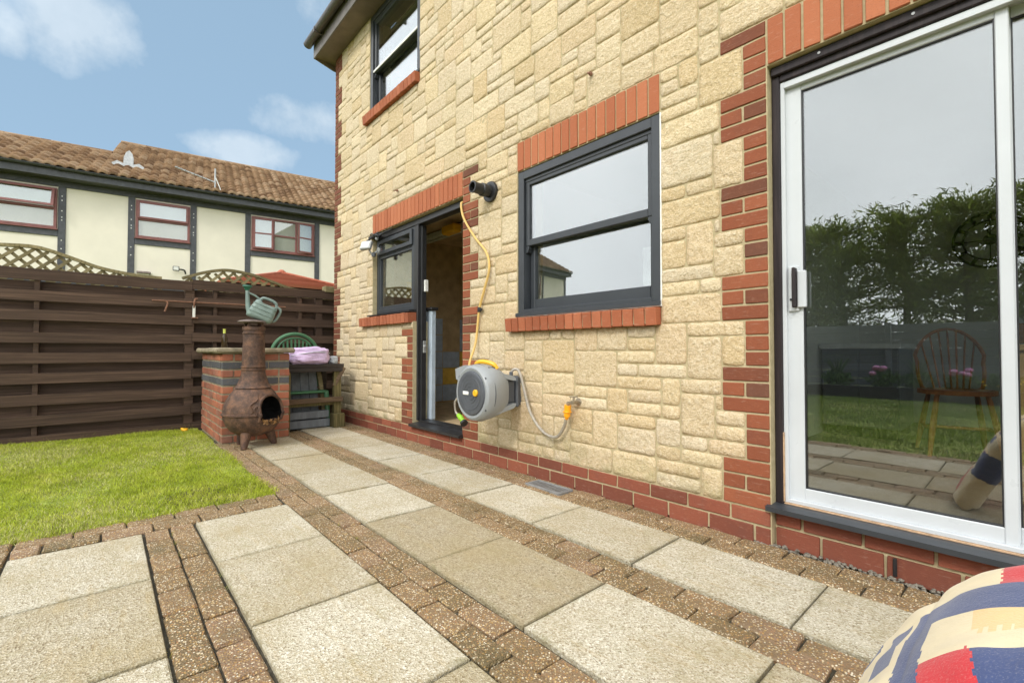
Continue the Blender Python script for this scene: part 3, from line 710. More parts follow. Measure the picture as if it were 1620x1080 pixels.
added_win = MB()
for ya, yb_ in ((3.205, 4.38), (4.42, 5.595)):
    added_win.box(XR - .16, XR - .10, ya, ya + .06, .805, 2.345, .003).box(XR - .16, XR - .10, yb_ - .06, yb_, .805, 2.345, .003).box(XR - .158, XR - .102, ya + .06, yb_ - .06, .805, .865, .003).box(XR - .158, XR - .102, ya + .06, yb_ - .06, 2.285, 2.345, .003)
added_win = added_win.build('window', MAT['grey'], house)  # added window, out of view, to light the dining room
for ya, yb_ in ((3.205, 4.38), (4.42, 5.595)): MB().box(XR - .133, XR - .127, ya + .06, yb_ - .06, .865, 2.285).build('pane', MAT['glass3'], added_win)
room(-3.0, -1.36, 5.2, .16, 2.5, 'roomwhite', 'roomfloor')
room(-5.6, -3.06, 5.4, .16, 2.42, 'dimwall', 'dimwall')
room(-6.0, -3.4, 5.4, 2.75, 4.85, 'roomwhite', 'roomfloor')

def pane(x0, x1, z0, z1, y, mat, parent): return MB().box(x0, x1, y, y + .006, z0, z1).build('pane', MAT[mat], parent)
def ring(mb, x0, x1, z0, z1, w_, y0, y1, c=.003, wb=None, wt=None):
    wb = wb or w_; wt = wt or w_
    mb.box(x0, x0 + w_, y0, y1, z0, z1, c); mb.box(x1 - w_, x1, y0, y1, z0, z1, c)
    mb.box(x0 + w_ - .001, x1 - w_ + .001, y0 + .0015, y1 - .0015, z1 - wt, z1, c); mb.box(x0 + w_ - .001, x1 - w_ + .001, y0 + .0015, y1 - .0015, z0, z0 + wb, c); return mb
# ---- vertical sliding sash windows
def sash_window(x0, x1, z0, z1, zm, y, label, glass, white_lower=False):
    f = ring(MB(), x0, x1, z0, z1, .058, y, y + .13, .004, .05, .062)
    f.box(x0 + .058, x1 - .058, y + .018, y + .12, z1 - .085, z1 - .06, .003)
    win = f.build('window', MAT['grey'], house); win['label'] = label
    a0, a1 = x0 + .060, x1 - .060
    us = ring(MB(), a0, a1, zm - .025, z1 - .07, .036, y + .022, y + .062, .005, .05, .042).build('upper_sash', MAT['grey'], win)
    pane(a0 + .034, a1 - .034, zm + .022, z1 - .11, y + .040, glass, win)
    ls = ring(MB(), a0 + .004, a1 - .004, z0 + .052, zm + .022, .044, y + .068, y + .108, .005, .075, .04).build('lower_sash', MAT['grey'], win)
    pane(a0 + .046, a1 - .046, z0 + .125, zm - .016, y + .086, glass, win)
    for xs, s_ in ((a0, 1), (a1, -1)):
        MB().prism([(xs, zm - .026), (xs + s_ * .034, zm - .026), (xs + s_ * .034, zm - .045), (xs + s_ * .026, zm - .052), (xs + s_ * .024, zm - .066), (xs + s_ * .012, zm - .075), (xs, zm - .072)], y + .024, y + .060).build('horn', MAT['grey'], win)
    MB().prism([(y - .018, z0 - .002), (y - .018, z0 + .022), (y + .03, z0 + .034), (y + .10, z0 + .036), (y + .10, z0 - .002)], x0 - .012, x1 + .004, 'yz').build('window_sill', MAT['grey'], win)
    return win
kw = sash_window(-2.5845, -1.3905, 1.158, 2.246, 1.705, D + .004, 'anthracite grey sash window above the hose reel', 'glass2')
MB().box(-2.5845, -1.3785, D - .008, D + .05, 1.150, 1.1575, .002).box(-1.3895, -1.3805, D - .004, D + .02, 1.158, 2.246, .002).build('sealant_bead', MAT['whiteseal'], kw)
uw = sash_window(-5.208, -4.054, 3.705, ZT - .004, 4.20, D + .004, 'grey sash window tucked under the eaves upstairs', 'glass2')
MB().box(-5.15, -4.11, D + .012, D + .024, 4.185, 4.212, .003).build('white_rail', MAT['whiteplastic'], uw)
# pale roller blind panels and plug seen behind the kitchen glass
tag(MB().box(-2.02, -1.60, D + .80, D + .84, 1.0, 1.70, .004).build('pale_panel', MAT['netting']), 'pale upright cabinet side behind the lower kitchen pane', 'cabinet')
tag(MB().box(-1.86, -1.83, D + .792, D + .799, 1.30, 1.345, .002).build('socket_plate', MAT['whiteplastic']), 'small white plate on the pale cabinet behind the kitchen window', 'plate')

# ---- utility door opening with side window
fy = D + .045
dm = MB(); dm.box(-5.096, -3.302, fy, fy + .09, 2.186, 2.247, .004)                       # head
dm.box(-4.22, -4.145, fy - .002, fy + .092, .20, 2.186, .005); dm.box(-3.347, -3.304, fy + .001, fy + .09, .20, 2.186, .004)
dm.box(-4.146, -4.118, fy + .03, fy + .085, .20, 2.18, .003)
df = dm.build('door_frame', MAT['black'], house)
MB().prism([(D - .05, .150), (D - .05, .172), (fy + .02, .186), (fy + .02, .20), (fy + .13, .204), (fy + .13, .150)], -4.155, -3.285, 'yz').build('threshold', MAT['black'], house)
um = ring(MB(), -5.094, -4.222, 1.325, 2.184, .05, fy + .004, fy + .085, .004)
um.box(-5.045, -4.27, fy + .006, fy + .08, 1.985, 2.03, .003)
uwin = um.build('window', MAT['grey'], house); uwin['label'] = 'small fixed side window with top light beside the open door'
ring(MB(), -5.06, -4.255, 2.0, 2.165, .042, fy - .016, fy + .003, .004).build('top_light', MAT['grey'], uwin)
ring(MB(), -5.046, -4.27, 1.374, 1.986, .03, fy + .012, fy + .05, .004).build('lower_light', MAT['grey'], uwin)
pane(-5.02, -4.295, 2.04, 2.125, fy + .0, 'glass2', uwin); pane(-5.018, -4.298, 1.402, 1.958, fy + .03, 'glass2', uwin)
MB().prism([(D - .04, 1.296), (D - .04, 1.308), (fy + .02, 1.326), (fy + .02, 1.296)], -5.17, -4.17, 'yz').build('window_sill', MAT['black'], uwin)
# door furniture on the frame post
lk = MB().lathe([(.013, 0), (.016, .004), (.016, .012), (.010, .016), (.010, .034)], (-4.118, fy + .06, .945), 12, 'x').box(-4.118, -4.108, fy + .045, fy + .078, .88, 1.0, .003)
lk.build('door_lock', MAT['galv'], df)
tag(MB().box(-4.112, -4.088, fy + .05, fy + .09, 1.50, 1.62, .004).build('door_sensor', MAT['whiteplastic']), 'small white sensor box on the post of the open utility door', 'sensor')
# black lean-to bits at the window's top corner: arm, cable and bracket
bt = thing('cable_bracket', 'black bracket with loose cables at the top corner of the utility window', 'bracket', (-5.0, D, 2.2))
MB().box(-5.12, -4.93, D - .05, D + .03, 2.195, 2.222, .005).obox((-5.22, D - .06, 2.15), (-4.90, D - .03, 2.235), .022, .018, c=.004).build('bracket_arm', MAT['blackplastic'], bt)
for k in range(4):
    MB().tube(curve([(-5.1 + k * .05, D - .02, 2.21), (-5.02 + k * .06, D - .06, 2.235 - .02 * k), (-4.9 + k * .05, D - .04, 2.20), (-4.86 + k * .07, D + .02, 2.235)], 6), .007, 6).build('cable', MAT['blackplastic'], bt, True)
MB().ball((-4.93, D - .03, 2.17), .022, 8).build('cable_gland', MAT['reelgrey'], bt, 'all')

# ---- patio door
py = D + .048
pm = MB().box(-.8235, -.789, py, py + .16, .186, 2.248, .004)
pm.box(-.789, .748, py + .001, py + .16, 2.174, 2.248, .004); pm.box(-.82, .748, py - .018, py + .0, 2.205, 2.246, .004)
pdoor = pm.build('patio_door', MAT['hardwood'], house); pdoor['label'] = 'white sliding patio door in a dark timber frame'
MB().prism([(D - .028, .160), (D - .03, .182), (D + .02, .188), (py + .16, .192), (py + .16, .160)], -.842, .76, 'yz').build('door_sill', MAT['grey'], pdoor)
MB().box(-.788, .745, py + .004, py + .02, .1885, .1955, .001).box(-.7895, -.784, py - .001, py + .01, .20, .52, .001).build('worn_edge', MAT['worn'], pdoor)
a0, ab = .196, 2.172
fr_ = ring(MB(), -.7885, .746, a0, ab, .018, py + .010, py + .10, .002, .018, .02)
fr_.box(-.77, .73, py + .004, py + .028, ab - .034, ab - .021, .002)
fr_.build('outer_frame', MAT['white'], pdoor)
def leaf(x0, x1, y, zt, wl_, wr_):
    m_ = MB().box(x0, x0 + wl_, y, y + .036, a0 + .016, zt, .003).box(x1 - wr_, x1, y, y + .036, a0 + .016, zt, .003)
    m_.box(x0 + wl_ - .001, x1 - wr_ + .001, y + .0015, y + .0345, a0 + .016, a0 + .074, .003).box(x0 + wl_ - .001, x1 - wr_ + .001, y + .0015, y + .0345, zt - .04, zt, .003)
    lf = m_.build('door_leaf', MAT['white'], pdoor)
    ring(MB(), x0 + wl_ - .002, x1 - wr_ + .002, a0 + .072, zt - .038, .007, y + .006, y + .03, .001).build('gasket', MAT['blackplastic'], lf)
    pane(x0 + wl_ + .003, x1 - wr_ - .003, a0 + .077, zt - .043, y + .015, 'glass', lf); return lf
lf = leaf(-.786, -.047, py + .030, ab - .018, .078, .036)
lf2 = leaf(-.078, .735, py + .072, ab - .018, .034, .078)          # runs in the back track
hm = MB().box(-.765, -.722, py + .018, py + .032, 1.085, 1.295, .003).build('handle_plate', MAT['white'], lf)
MB().box(-.742, -.728, py - .016, py + .020, 1.10, 1.285, .004).build('handle', MAT['hardwood'], lf); MB().box(-.726, -.690, py + .008, py + .030, 1.10, 1.27, .004).build('pull', MAT['white'], lf)
MB().lathe([(.0055, 0), (.0055, -.004)], (-.754, py + .018, 1.14), 10, 'y').build('keyhole', MAT['blackplastic'], lf)
for xs in (-.62, -.3, -.05): MB().lathe([(.005, 0), (.006, -.003)], (xs, py - .018, 2.226), 8, 'y').build('screw', MAT['galv'], pdoor)
# ================================================================== THINGS ON AND BY THE HOUSE WALL
fl = thing('boiler_flue', 'black boiler flue sticking out of the wall above the yellow hose', 'flue', (-2.89, D, 2.18))
c0 = (-2.895, 2.18)
def along(mb): return mb.xform(lambda p: Vector((p.x - (D - p.y) * .10, p.y, p.z + (D - p.y) * .05)))
MB().lathe([(.048, .0), (.082, 0), (.084, -.012), (.080, -.022), (.060, -.026), (.048, -.022)], (c0[0], D - .008, c0[1]), 28, 'y').build('flange', MAT['blackplastic'], fl, True)
along(MB().lathe([(.047, -.01), (.047, -.07), (.052, -.075), (.052, -.10), (.044, -.105), (.042, -.17), (.047, -.172), (.047, -.185), (.036, -.186), (.034, -.10)], (c0[0], D, c0[1]), 24, 'y', False)).build('pipe', MAT['blackplastic'], fl, True)
along(MB().lathe([(.038, 0), (.038, -.006)], (c0[0], D - .11, c0[1]), 20, 'y')).build('inner_duct', MAT['soot'], fl)

# hose reel: the drum's axis stands off the wall
hx, hz = -2.665, .600
hr = thing('hose_reel', 'grey wall-mounted hose reel with dark disc and yellow carry handle', 'hose reel', (hx, D, .3))
def squircle(r, n=44, p=2.0):
    o_ = []
    for k in range(n):
        a = 2 * math.pi * k / n; c_, s_ = math.cos(a), math.sin(a); q = (abs(c_) ** p + abs(s_) ** p) ** (-1 / p); o_.append((r * q * c_, r * q * s_))
    return o_
def loft(mb, rings):
    vs = []; n = len(rings[0][1])
    for y, pts in rings: vs += [(hx + a, y, hz + b) for a, b in pts]
    fs = [(i * n + k, i * n + (k + 1) % n, (i + 1) * n + (k + 1) % n, (i + 1) * n + k) for i in range(len(rings) - 1) for k in range(n)]
    fs += [tuple(range(n))[::-1], tuple((len(rings) - 1) * n + k for k in range(n))]; return mb.add(vs, fs)
def sq(r, p=2.0, dx=0, dz=0, sx=1, sz=1): return [(a * sx + dx, b * sz + dz) for a, b in squircle(r, 44, p)]
yD = D - .375
loft(MB(), [(yD + .006, sq(.150)), (yD, sq(.165)), (yD - .002, sq(.178)), (yD + .010, sq(.195)), (yD + .05, sq(.203, 2.2)), (yD + .10, sq(.198, 2.5, 0, .004)), (yD + .17, sq(.182, 2.8, .0, .004, .95)), (yD + .235, sq(.155, 3, .0, .0, .9, .95))]).build('casing', MAT['reelgrey'], hr, True)
loft(MB(), [(yD + .004, sq(.158)), (yD - .007, sq(.155)), (yD - .011, sq(.147)), (yD - .008, sq(.120)), (yD - .010, sq(.118)), (yD - .006, sq(.05))]).build('disc', MAT['reeldark'], hr, True)
MB().lathe([(.024, .0), (.024, -.014), (.020, -.018)], (hx + .068, yD - .004, hz + .005), 20, 'y').build('lock_button', MAT['yellow'], hr, True)
MB().box(hx - .085, hx - .018, yD - .014, yD - .004, hz - .016, hz + .010, .005).build('badge', MAT['whiteplastic'], hr)
for a_ in (35, 145, 215, 325):
    bx_, bz_ = hx + .186 * math.cos(R(a_)), hz + .186 * math.sin(R(a_)); MB().lathe([(.011, .0), (.011, -.006), (.006, -.007)], (bx_, yD + .012, bz_), 10, 'y').build('screw_boss', MAT['reeldark'], hr)
MB().tube([(hx + .2035 * math.cos(2 * math.pi * k / 48), yD + .062, hz + .2035 * math.sin(2 * math.pi * k / 48)) for k in range(49)], .0035, 6, False).build('casing_seam', MAT['reeldark'], hr, True)
MB().box(hx + .06, hx + .11, yD + .07, yD + .14, hz + .168, hz + .185, .004).build('vent_slot', MAT['blackplastic'], hr)
for k_ in range(5): MB().tube([(hx + (.02 + .026 * k_) * math.cos(2 * math.pi * q / 40), yD - .0085, hz + (.02 + .026 * k_) * math.sin(2 * math.pi * q / 40)) for q in range(41)], .0018, 5, False).build('disc_ring', MAT['reeldark'], hr, True)
# corner horn of the casing, top left, with the hose outlet
MB().prism([(hx - .205, hz + .09), (hx - .215, hz + .165), (hx - .10, hz + .195), (hx - .04, hz + .19), (hx - .12, hz + .06)], yD + .012, yD + .12).build('hose_guide', MAT['reelgrey'], hr)
hd = MB().tube(curve([(hx - .06, yD + .09, hz + .19), (hx - .045, yD + .09, hz + .212), (hx + .01, yD + .10, hz + .222), (hx + .085, yD + .13, hz + .205), (hx + .11, yD + .15, hz + .17)], 6), .016, 8); hd.xform(lambda p: p).build('carry_handle', MAT['yellow'], hr, True)
# ribs/arms of the pivot and the bracket on the wall
for s_ in (1, -1):
    MB().prism([(yD + .12, hz + s_ * .150), (D - .10, hz + s_ * .118), (D - .075, hz + s_ * .10), (D - .075, hz + s_ * .082), (D - .11, hz + s_ * .085), (yD + .12, hz + s_ * .118)], hx - .07, hx + .145, 'yz').build('pivot_arm', MAT['reelgrey'], hr)
MB().box(hx - .035, hx + .11, yD + .2, D - .05, hz - .085, hz + .085, .012).build('pivot_housing', MAT['reeldark'], hr)
MB().box(hx - .055, hx + .130, D - .052, D - .02, hz - .115, hz + .115, .01).box(hx - .045, hx + .12, D - .02, D + .004, hz - .10, hz + .10, .002).build('wall_bracket', MAT['reeldark'], hr)
MB().tube([(hx + .085, D - .07, hz + .10), (hx + .085, D - .07, hz + .145)], .014, 10).build('inlet', MAT['reeldark'], hr)
# the nozzle hanging from the reel on a short length
nzl = thing('spray_nozzle', 'lime green spray nozzle dangling below the hose reel', 'nozzle', (-2.86, D - .3, .39))
MB().tube(curve([(-2.93, D - .30, .41), (-2.875, D - .305, .385), (-2.845, D - .31, .365)], 5), [.016, .017, .02, .022, .02, .017, .016, .018, .024, .027, .027], 12).build('nozzle_body', MAT['lime'], nzl, True)
MB().tube([(-2.848, D - .31, .367), (-2.832, D - .312, .356)], [.028, .03], 14).build('nozzle_ring', MAT['blackplastic'], nzl, True)
MB().tube(curve([(-2.93, D - .30, .41), (-2.965, D - .30, .435), (-2.975, D - .30, .50), (-2.96, D - .29, .535)], 6), .008, 8).build('nozzle_trigger', MAT['steel'], nzl, True)
# yellow hose up the wall to the door head
yh = thing('yellow_hose', 'yellow garden hose running up the wall from reel to door head', 'hose', (-3.0, D, .78))
MB().tube(curve([(-3.30, D + .03, 2.20), (-3.296, D - .02, 2.18), (-3.25, D - .025, 2.042), (-3.094, D - .026, 1.85), (-2.935, D - .025, 1.693), (-2.897, D - .027, 1.555), (-2.960, D - .03, 1.387), (-3.022, D - .03, 1.237), (-3.055, D - .04, .977), (-3.02, D - .12, .83), (-2.93, D - .20, .765), (-2.82, D - .26, .76)], 8), .010, 10).build('hose', MAT['yellowhose'], yh, True)
MB().lathe([(.015, -.02), (.016, 0), (.015, .02)], (-3.022, D - .03, 1.237), 12).box(-3.02, -2.985, D - .04, D - .02, 1.228, 1.246, .003).build('hose_clip', MAT['blackplastic'], yh)
# feed hose to the tap
fh = thing('feed_hose', 'braided feed hose looping from the reel to the wall tap', 'hose', (-2.3, D, .32))
MB().tube(curve([(-2.58, D - .07, .742), (-2.55, D - .06, .765), (-2.505, D - .055, .745), (-2.46, D - .05, .62), (-2.403, D - .05, .475), (-2.315, D - .05, .375), (-2.225, D - .05, .325), (-2.135, D - .05, .325), (-2.075, D - .05, .395), (-2.045, D - .055, .47)], 8), .0105, 8).build('hose', MAT['steel'], fh, True)
MB().tube([(-2.047, D - .055, .452), (-2.041, D - .057, .475)], [.011, .018], 12).tube([(-2.041, D - .057, .472), (-2.03, D - .06, .545)], [.021, .0235], 14).box(-2.055, -2.012, D - .085, D - .04, .496, .506, .003).build('hose_connector', MAT['orange'], fh, True)
tp = thing('wall_tap', 'small tarnished brass tap on the stone wall', 'tap', (-2.01, D, .56))
MB().lathe([(.026, .0), (.026, -.008), (.012, -.012), (.011, -.05), (.013, -.07)], (-1.985, D, .567), 14, 'y').tube([(-1.985, D - .06, .567), (-2.028, D - .062, .56), (-2.03, D - .06, .535)], .011, 10).build('tap_body', MAT['brass'], tp, True)
MB().tube([(-1.985, D - .055, .57), (-1.985, D - .055, .60)], .007, 8).obox((-2.02, D - .057, .603), (-1.95, D - .053, .603), .012, .008, c=.003).build('tap_handle', MAT['brass'], tp)
# floodlight by the utility window
fd = thing('floodlight', 'small white floodlight on a bracket beside the utility window', 'floodlight', (-5.0, D, 2.05))
q = MB().box(-.072, .072, -.02, .02, -.052, .052, .006); rotm = Matrix.Rotation(R(25), 3, 'Z') @ Matrix.Rotation(R(-22), 3, 'X')
def fx(p): return rotm @ p + Vector((-4.985, D - .13, 2.085))
q.xform(fx).build('lamp_body', MAT['galv'], fd)
MB().box(-.058, .058, -.0235, -.019, -.04, .04, .001).xform(fx).build('lamp_glass', MAT['lens'], fd)
MB().tube(curve([(-4.99, D - .11, 2.08), (-4.965, D - .08, 2.0), (-4.945, D - .03, 2.02), (-4.945, D + .002, 2.04)], 6), .009, 8).lathe([(.035, 0), (.035, -.012)], (-4.945, D, 2.04), 14, 'y').build('lamp_bracket', MAT['galv'], fd, True)
MB().lathe([(.022, -.02), (.026, 0), (.022, .02), (.01, .028)], (-4.95, D - .06, 1.985), 14).build('motion_sensor', MAT['reeldark'], fd, True)
# hooks
for k, (x, z, lab) in enumerate(((-4.47, 2.60, 'rusty hook in the stonework above the utility door lintel'), (-1.866, 2.676, 'rusty hook in the stonework above the kitchen window lintel'))):
    h_ = MB().lathe([(.013, 0), (.013, -.01), (.006, -.014)], (x, D - .016, z), 10, 'y')
    h_.tube(curve([(x, D - .02, z), (x, D - .05, z - .004), (x + .012, D - .056, z - .018), (x + .022, D - .05, z - .006)], 5), .0045, 6)
    tag(h_.build('wall_hook', MAT['rod'], smooth=True), lab, 'hook', 'rusty hooks in the house wall')
# drain grating
dr = thing('drain_grating', 'grey plastic drain grating set in the pavers below the tap', 'drain', (-2.14, 2.215, 0))
ring2 = MB().box(-2.30, -1.985, 2.150, 2.165, -.01, .010, .003).box(-2.30, -1.985, 2.265, 2.28, -.01, .010, .003).box(-2.30, -2.285, 2.165, 2.265, -.01, .009, .003).box(-2.0, -1.985, 2.165, 2.265, -.01, .009, .003)
ring2.build('drain_frame', MAT['drain'], dr)
for k in range(11): MB().box(-2.278 + k * .0255, -2.269 + k * .0255, 2.164, 2.266, -.006, .006, .002).build('drain_bar', MAT['drain'], dr)
MB().box(-2.285, -2.0, 2.165, 2.265, -.0150, -.0112).build('drain_well', MAT['soot'], dr)  # near-black plate paints the shade of the hollow under the bars

# ---- inside the utility room
tag(MB().box(-4.345, -4.085, D + .175, D + .225, .20, 1.31, .004).xform(lambda p: p + Vector((0, 0, 0)) + Vector((.004 * math.sin(p.z * 21), .003 * math.sin(p.z * 17 + 1), 0))).build('wrapped_panel', MAT['paleblue']), 'pale blue wrapped panel standing just inside the open utility door', 'panel')
tag(MB().box(-4.32, -4.06, D + .15, D + .24, 1.316, 1.345, .006).build('panel_cap', MAT['blackplastic']), 'black lid resting on the pale blue wrapped panel in the doorway', 'lid')
tu = thing('strip_light', 'unlit fluorescent strip light on the utility room ceiling', 'strip light', (-4.5, 3.1, 2.3))
MB().box(-5.35, -3.9, D + .78, D + .86, 2.33, 2.40, .006).build('light_body', MAT['whiteplastic'], tu); MB().tube([(-5.32, D + .82, 2.31), (-3.93, D + .82, 2.31)], .016, 10).build('light_tube', MAT['lens'], tu)
tag(MB().box(-4.62, -4.36, D + .62, D + .74, 2.26, 2.36, .02).build('junction_box', MAT['yellow']), 'yellow box fixed to the utility room ceiling', 'box')
bw = thing('painted_blocks', 'blue and yellow painted block patches on the utility room wall', 'blocks', (-5.58, 4.0, .2))
for i in range(9):
    for j in range(7):
        mt = random.choices(('blueblock', 'yellowblock', None), (.55, .2, .25))[0] if j < 5 else random.choices(('yellowblock', None), (.25, .75))[0]
        if mt: MB().box(-5.598, -5.59, 2.75 + i * .29 + .01, 2.75 + (i + 1) * .29, .18 + j * .235 + .01, .18 + (j + 1) * .235, .002).build('block', MAT[mt], bw)
bw2 = thing('painted_blocks', 'blue and yellow painted blocks on the end wall of the utility room', 'blocks', (-4.5, 5.38, .2))
for i in range(8):
    for j in range(7):
        mt = random.choices(('blueblock', 'yellowblock', None), (.55, .2, .25))[0] if j < 5 else random.choices(('yellowblock', None), (.25, .75))[0]
        if mt: MB().box(-5.55 + i * .3 + .01, -5.55 + (i + 1) * .3, 5.388, 5.398, .18 + j * .235 + .01, .18 + (j + 1) * .235, .002).build('block', MAT[mt], bw2)

# ---- inside the dining room, seen through the patio glass
def spindle_chair(loc, rz, label):
    t = thing('spindle_chair', label, 'chair', (0, 0, 0)); W_ = MAT['chairwood']
    pts = [(.21 * math.cos(a) * (1 + .12 * math.sin(a)), .17 * math.sin(a)) for a in (2 * math.pi * k / 28 for k in range(28))]
    MB().prism([(a, b * 1.15) for a, b in pts], .43, .462, 'xy').build('seat', W_, t)
    for sx in (-1, 1):
        for sy in (-1, 1): MB().tube([(sx * .13, sy * .11, .43), (sx * .165, sy * .145, .2), (sx * .19, sy * .18, 0)], [.014, .02, .012], 10).build('leg', W_, t, True)
    for sx in (-1, 1): MB().tube([(sx * .168, -.148, .19), (sx * .172, 0, .19), (sx * .168, .148, .19)], [.009, .014, .009], 8).build('stretcher', W_, t, True)
    MB().tube([(-.165, 0, .19), (.165, 0, .19)], .011, 8).build('stretcher', W_, t, True)
    hoop = [(.205 * math.cos(a) * (1.0 if math.sin(a) > .2 else .9), .15 + .07 * (math.sin(a) + .1), .60 + .30 * math.sin(a)) for a in (R(-26) + R(232) * k / 20 for k in range(21))]
    hoop = [(-x, y, z) for x, y, z in hoop]; hoop = [(-.15 * -1, .14, .455)][:0] + hoop
    MB().tube([(.15, .13, .455)] + [(-x, y, z) for x, y, z in hoop] + [(-.15, .13, .455)], .012, 10).build('hoop', W_, t, True)
    for k in range(7):
        x = -.12 + .04 * k; zt = .60 + .30 * math.sqrt(max(0, 1 - (x * 1.25 / .205) ** 2)); MB().tube([(x * .8, .125, .46), (x * 1.25, .215, zt)], .0065, 6).build('spindle', W_, t, True)
    t.location = loc; t.rotation_euler = (0, 0, rz); return t
spindle_chair((-.375, 4.55, .165), R(18), 'spindle-back wooden dining chair standing alone behind the patio glass')
tb = thing('dining_chair', 'plain orange-brown chair back leaning in behind the patio door stile', 'chair', (-.02, 4.2, .165))
MB().obox((-.06, 4.35, .165), (-.13, 4.45, 1.12), .04, .03, c=.004).build('back_post', MAT['chairwood'], tb); MB().obox((.34, 4.35, .165), (.34, 4.45, 1.12), .04, .03, c=.004).build('back_post', MAT['chairwood'], tb)
MB().box(-.06, .36, 3.98, 4.40, .60, .635, .008).build('seat', MAT['chairwood'], tb); MB().box(-.1, .35, 4.42, 4.445, .95, 1.08, .006).build('top_rail', MAT['chairwood'], tb)
for x in (-.04, .34): MB().obox((x, 4.0, .165), (x, 4.0, .60), .035, .035, c=.004).build('leg', MAT['chairwood'], tb)
sb = thing('sideboard', 'pale oak sideboard just behind the right-hand patio door leaf', 'sideboard', (.3, 3.3, .165))
MB().box(-.085, .9, 3.15, 3.55, .20, .90, .006).build('carcass', MAT['oak'], sb); MB().box(-.092, .92, 3.13, 3.57, .90, .93, .006).build('top', MAT['oak'], sb)
for k in range(2): MB().box(-.06 + k * .48, .40 + k * .48, 3.135, 3.149, .24, .88, .004).build('door', MAT['oak'], sb)
MB().box(.02, .88, 3.17, 3.53, .165, .20).build('plinth', MAT['hardwood'], sb)
kc = thing('kitchen_units', 'grey kitchen units with a pale worktop inside the patio door', 'kitchen units', (-1.0, 5.0, .165))
MB().box(-1.28, -.74, 4.86, 5.5, .25, .92).build('carcass', MAT['cabinet'], kc); MB().box(-1.29, -.72, 4.82, 5.52, .92, .965, .006).build('worktop', MAT['worktop'], kc)
for k in range(2): MB().box(-1.27 + k * .27, -1.01 + k * .265, 4.845, 4.859, .26, .90, .004).build('door', MAT['cabinet'], kc)
MB().box(-1.27, -.76, 4.90, 5.48, .166, .25).build('plinth', MAT['blackplastic'], kc)
ck = thing('wall_clock', 'large round skeleton clock on the dining room wall', 'clock', (-.30, 6.25, 1.9))
cx, cy, cz_ = -.27, 6.262, 1.95
def tor(r, rr): return MB().tube([(cx + r * math.cos(2 * math.pi * k / 40), cy, cz_ + r * math.sin(2 * math.pi * k / 40)) for k in range(41)], rr, 6, False)
tor(.255, .013).build('rim', MAT['clockmetal'], ck, True); tor(.185, .009).build('inner_rim', MAT['clockmetal'], ck, True); MB().lathe([(.05, 0), (.05, -.02)], (cx, cy, cz_), 24, 'y').build('hub', MAT['clockmetal'], ck)
for k in range(12):
    a = 2 * math.pi * k / 12; u = Vector((math.cos(a), 0, math.sin(a))); MB().obox(Vector((cx, cy, cz_)) + u * .19, Vector((cx, cy, cz_)) + u * .25, .03, .008, up=(0, 1, 0)).build('numeral', MAT['clockmetal'], ck)
for a, L in ((R(100), .16), (R(-20), .12)):
    u = Vector((math.cos(a), 0, math.sin(a))); MB().obox((cx, cy - .02, cz_), Vector((cx, cy - .02, cz_)) + u * L, .014, .005, up=(0, 1, 0)).build('hand', MAT['clockmetal'], ck)
for a in (0, 90, 180, 270):
    u = Vector((math.cos(R(a)), 0, math.sin(R(a)))); MB().obox(Vector((cx, cy, cz_)) + u * .05, Vector((cx, cy, cz_)) + u * .185, .008, .006, up=(0, 1, 0)).build('spoke', MAT['clockmetal'], ck)
# ================================================================== FENCE, BARBECUE, CORNER CLUTTER
FX = -6.60
fc = thing('board_fence', 'dark brown hit-and-miss board fence at the end of the garden', 'fence', (FX, 0, 0))
FY0, FY1 = -4.6, 2.62
posts = [-3.3, -1.9, .755, 2.235]
def fboard(y0, y1, z0, h, x, bow):
    b = MB(); n = 8; vs = []
    for k in range(n + 1):
        y = y0 + (y1 - y0) * k / n; dz = bow * math.sin(math.pi * k / n) + random.uniform(-.002, .002); dx = random.uniform(-.003, .003)
        vs += [(x + dx - .009, y, z0 + dz), (x + dx + .009, y, z0 + dz), (x + dx + .009, y, z0 + h + dz), (x + dx - .009, y, z0 + h + dz)]
    fs = [(k * 4 + a, k * 4 + (a + 1) % 4, k * 4 + 4 + (a + 1) % 4, k * 4 + 4 + a) for k in range(n) for a in range(4)] + [(0, 1, 2, 3), (n * 4 + 3, n * 4 + 2, n * 4 + 1, n * 4)]
    b.add(vs, fs).build('board', MAT['fence'], fc)
segs = [(FY0, -1.92), (-1.915, .775), (.778, FY1)]
for (a, b) in segs:
    for k in range(9):
        zt = 1.715 - .2077 * k + random.uniform(-.006, .006) + (.02 if a > 0 else 0); hh = .104 if k else .112
        if zt - hh > -.09: fboard(a, b, zt - hh, hh, FX + .052, random.uniform(-.008, .004))
        zr = zt - .108
        if zr - .10 > -.12: fboard(a, b, zr - .122, .152 if k else .12, FX - .062, random.uniform(-.006, .004))
for y in posts: MB().box(FX - .05, FX + .042, y - .045, y + .045, -.1, 1.70, .004).build('post', MAT['fence'], fc)
for y in (-2.6, -.50, 1.01, 1.985): MB().box(FX - .05, FX + .042, y - .02, y + .02, -.05, 1.68, .003).build('batten', MAT['fence'], fc)
MB().box(FX - .05, FX + .075, 2.30, 2.44, 1.715, 1.80, .006).build('post_cap', MAT['trellis'], fc)
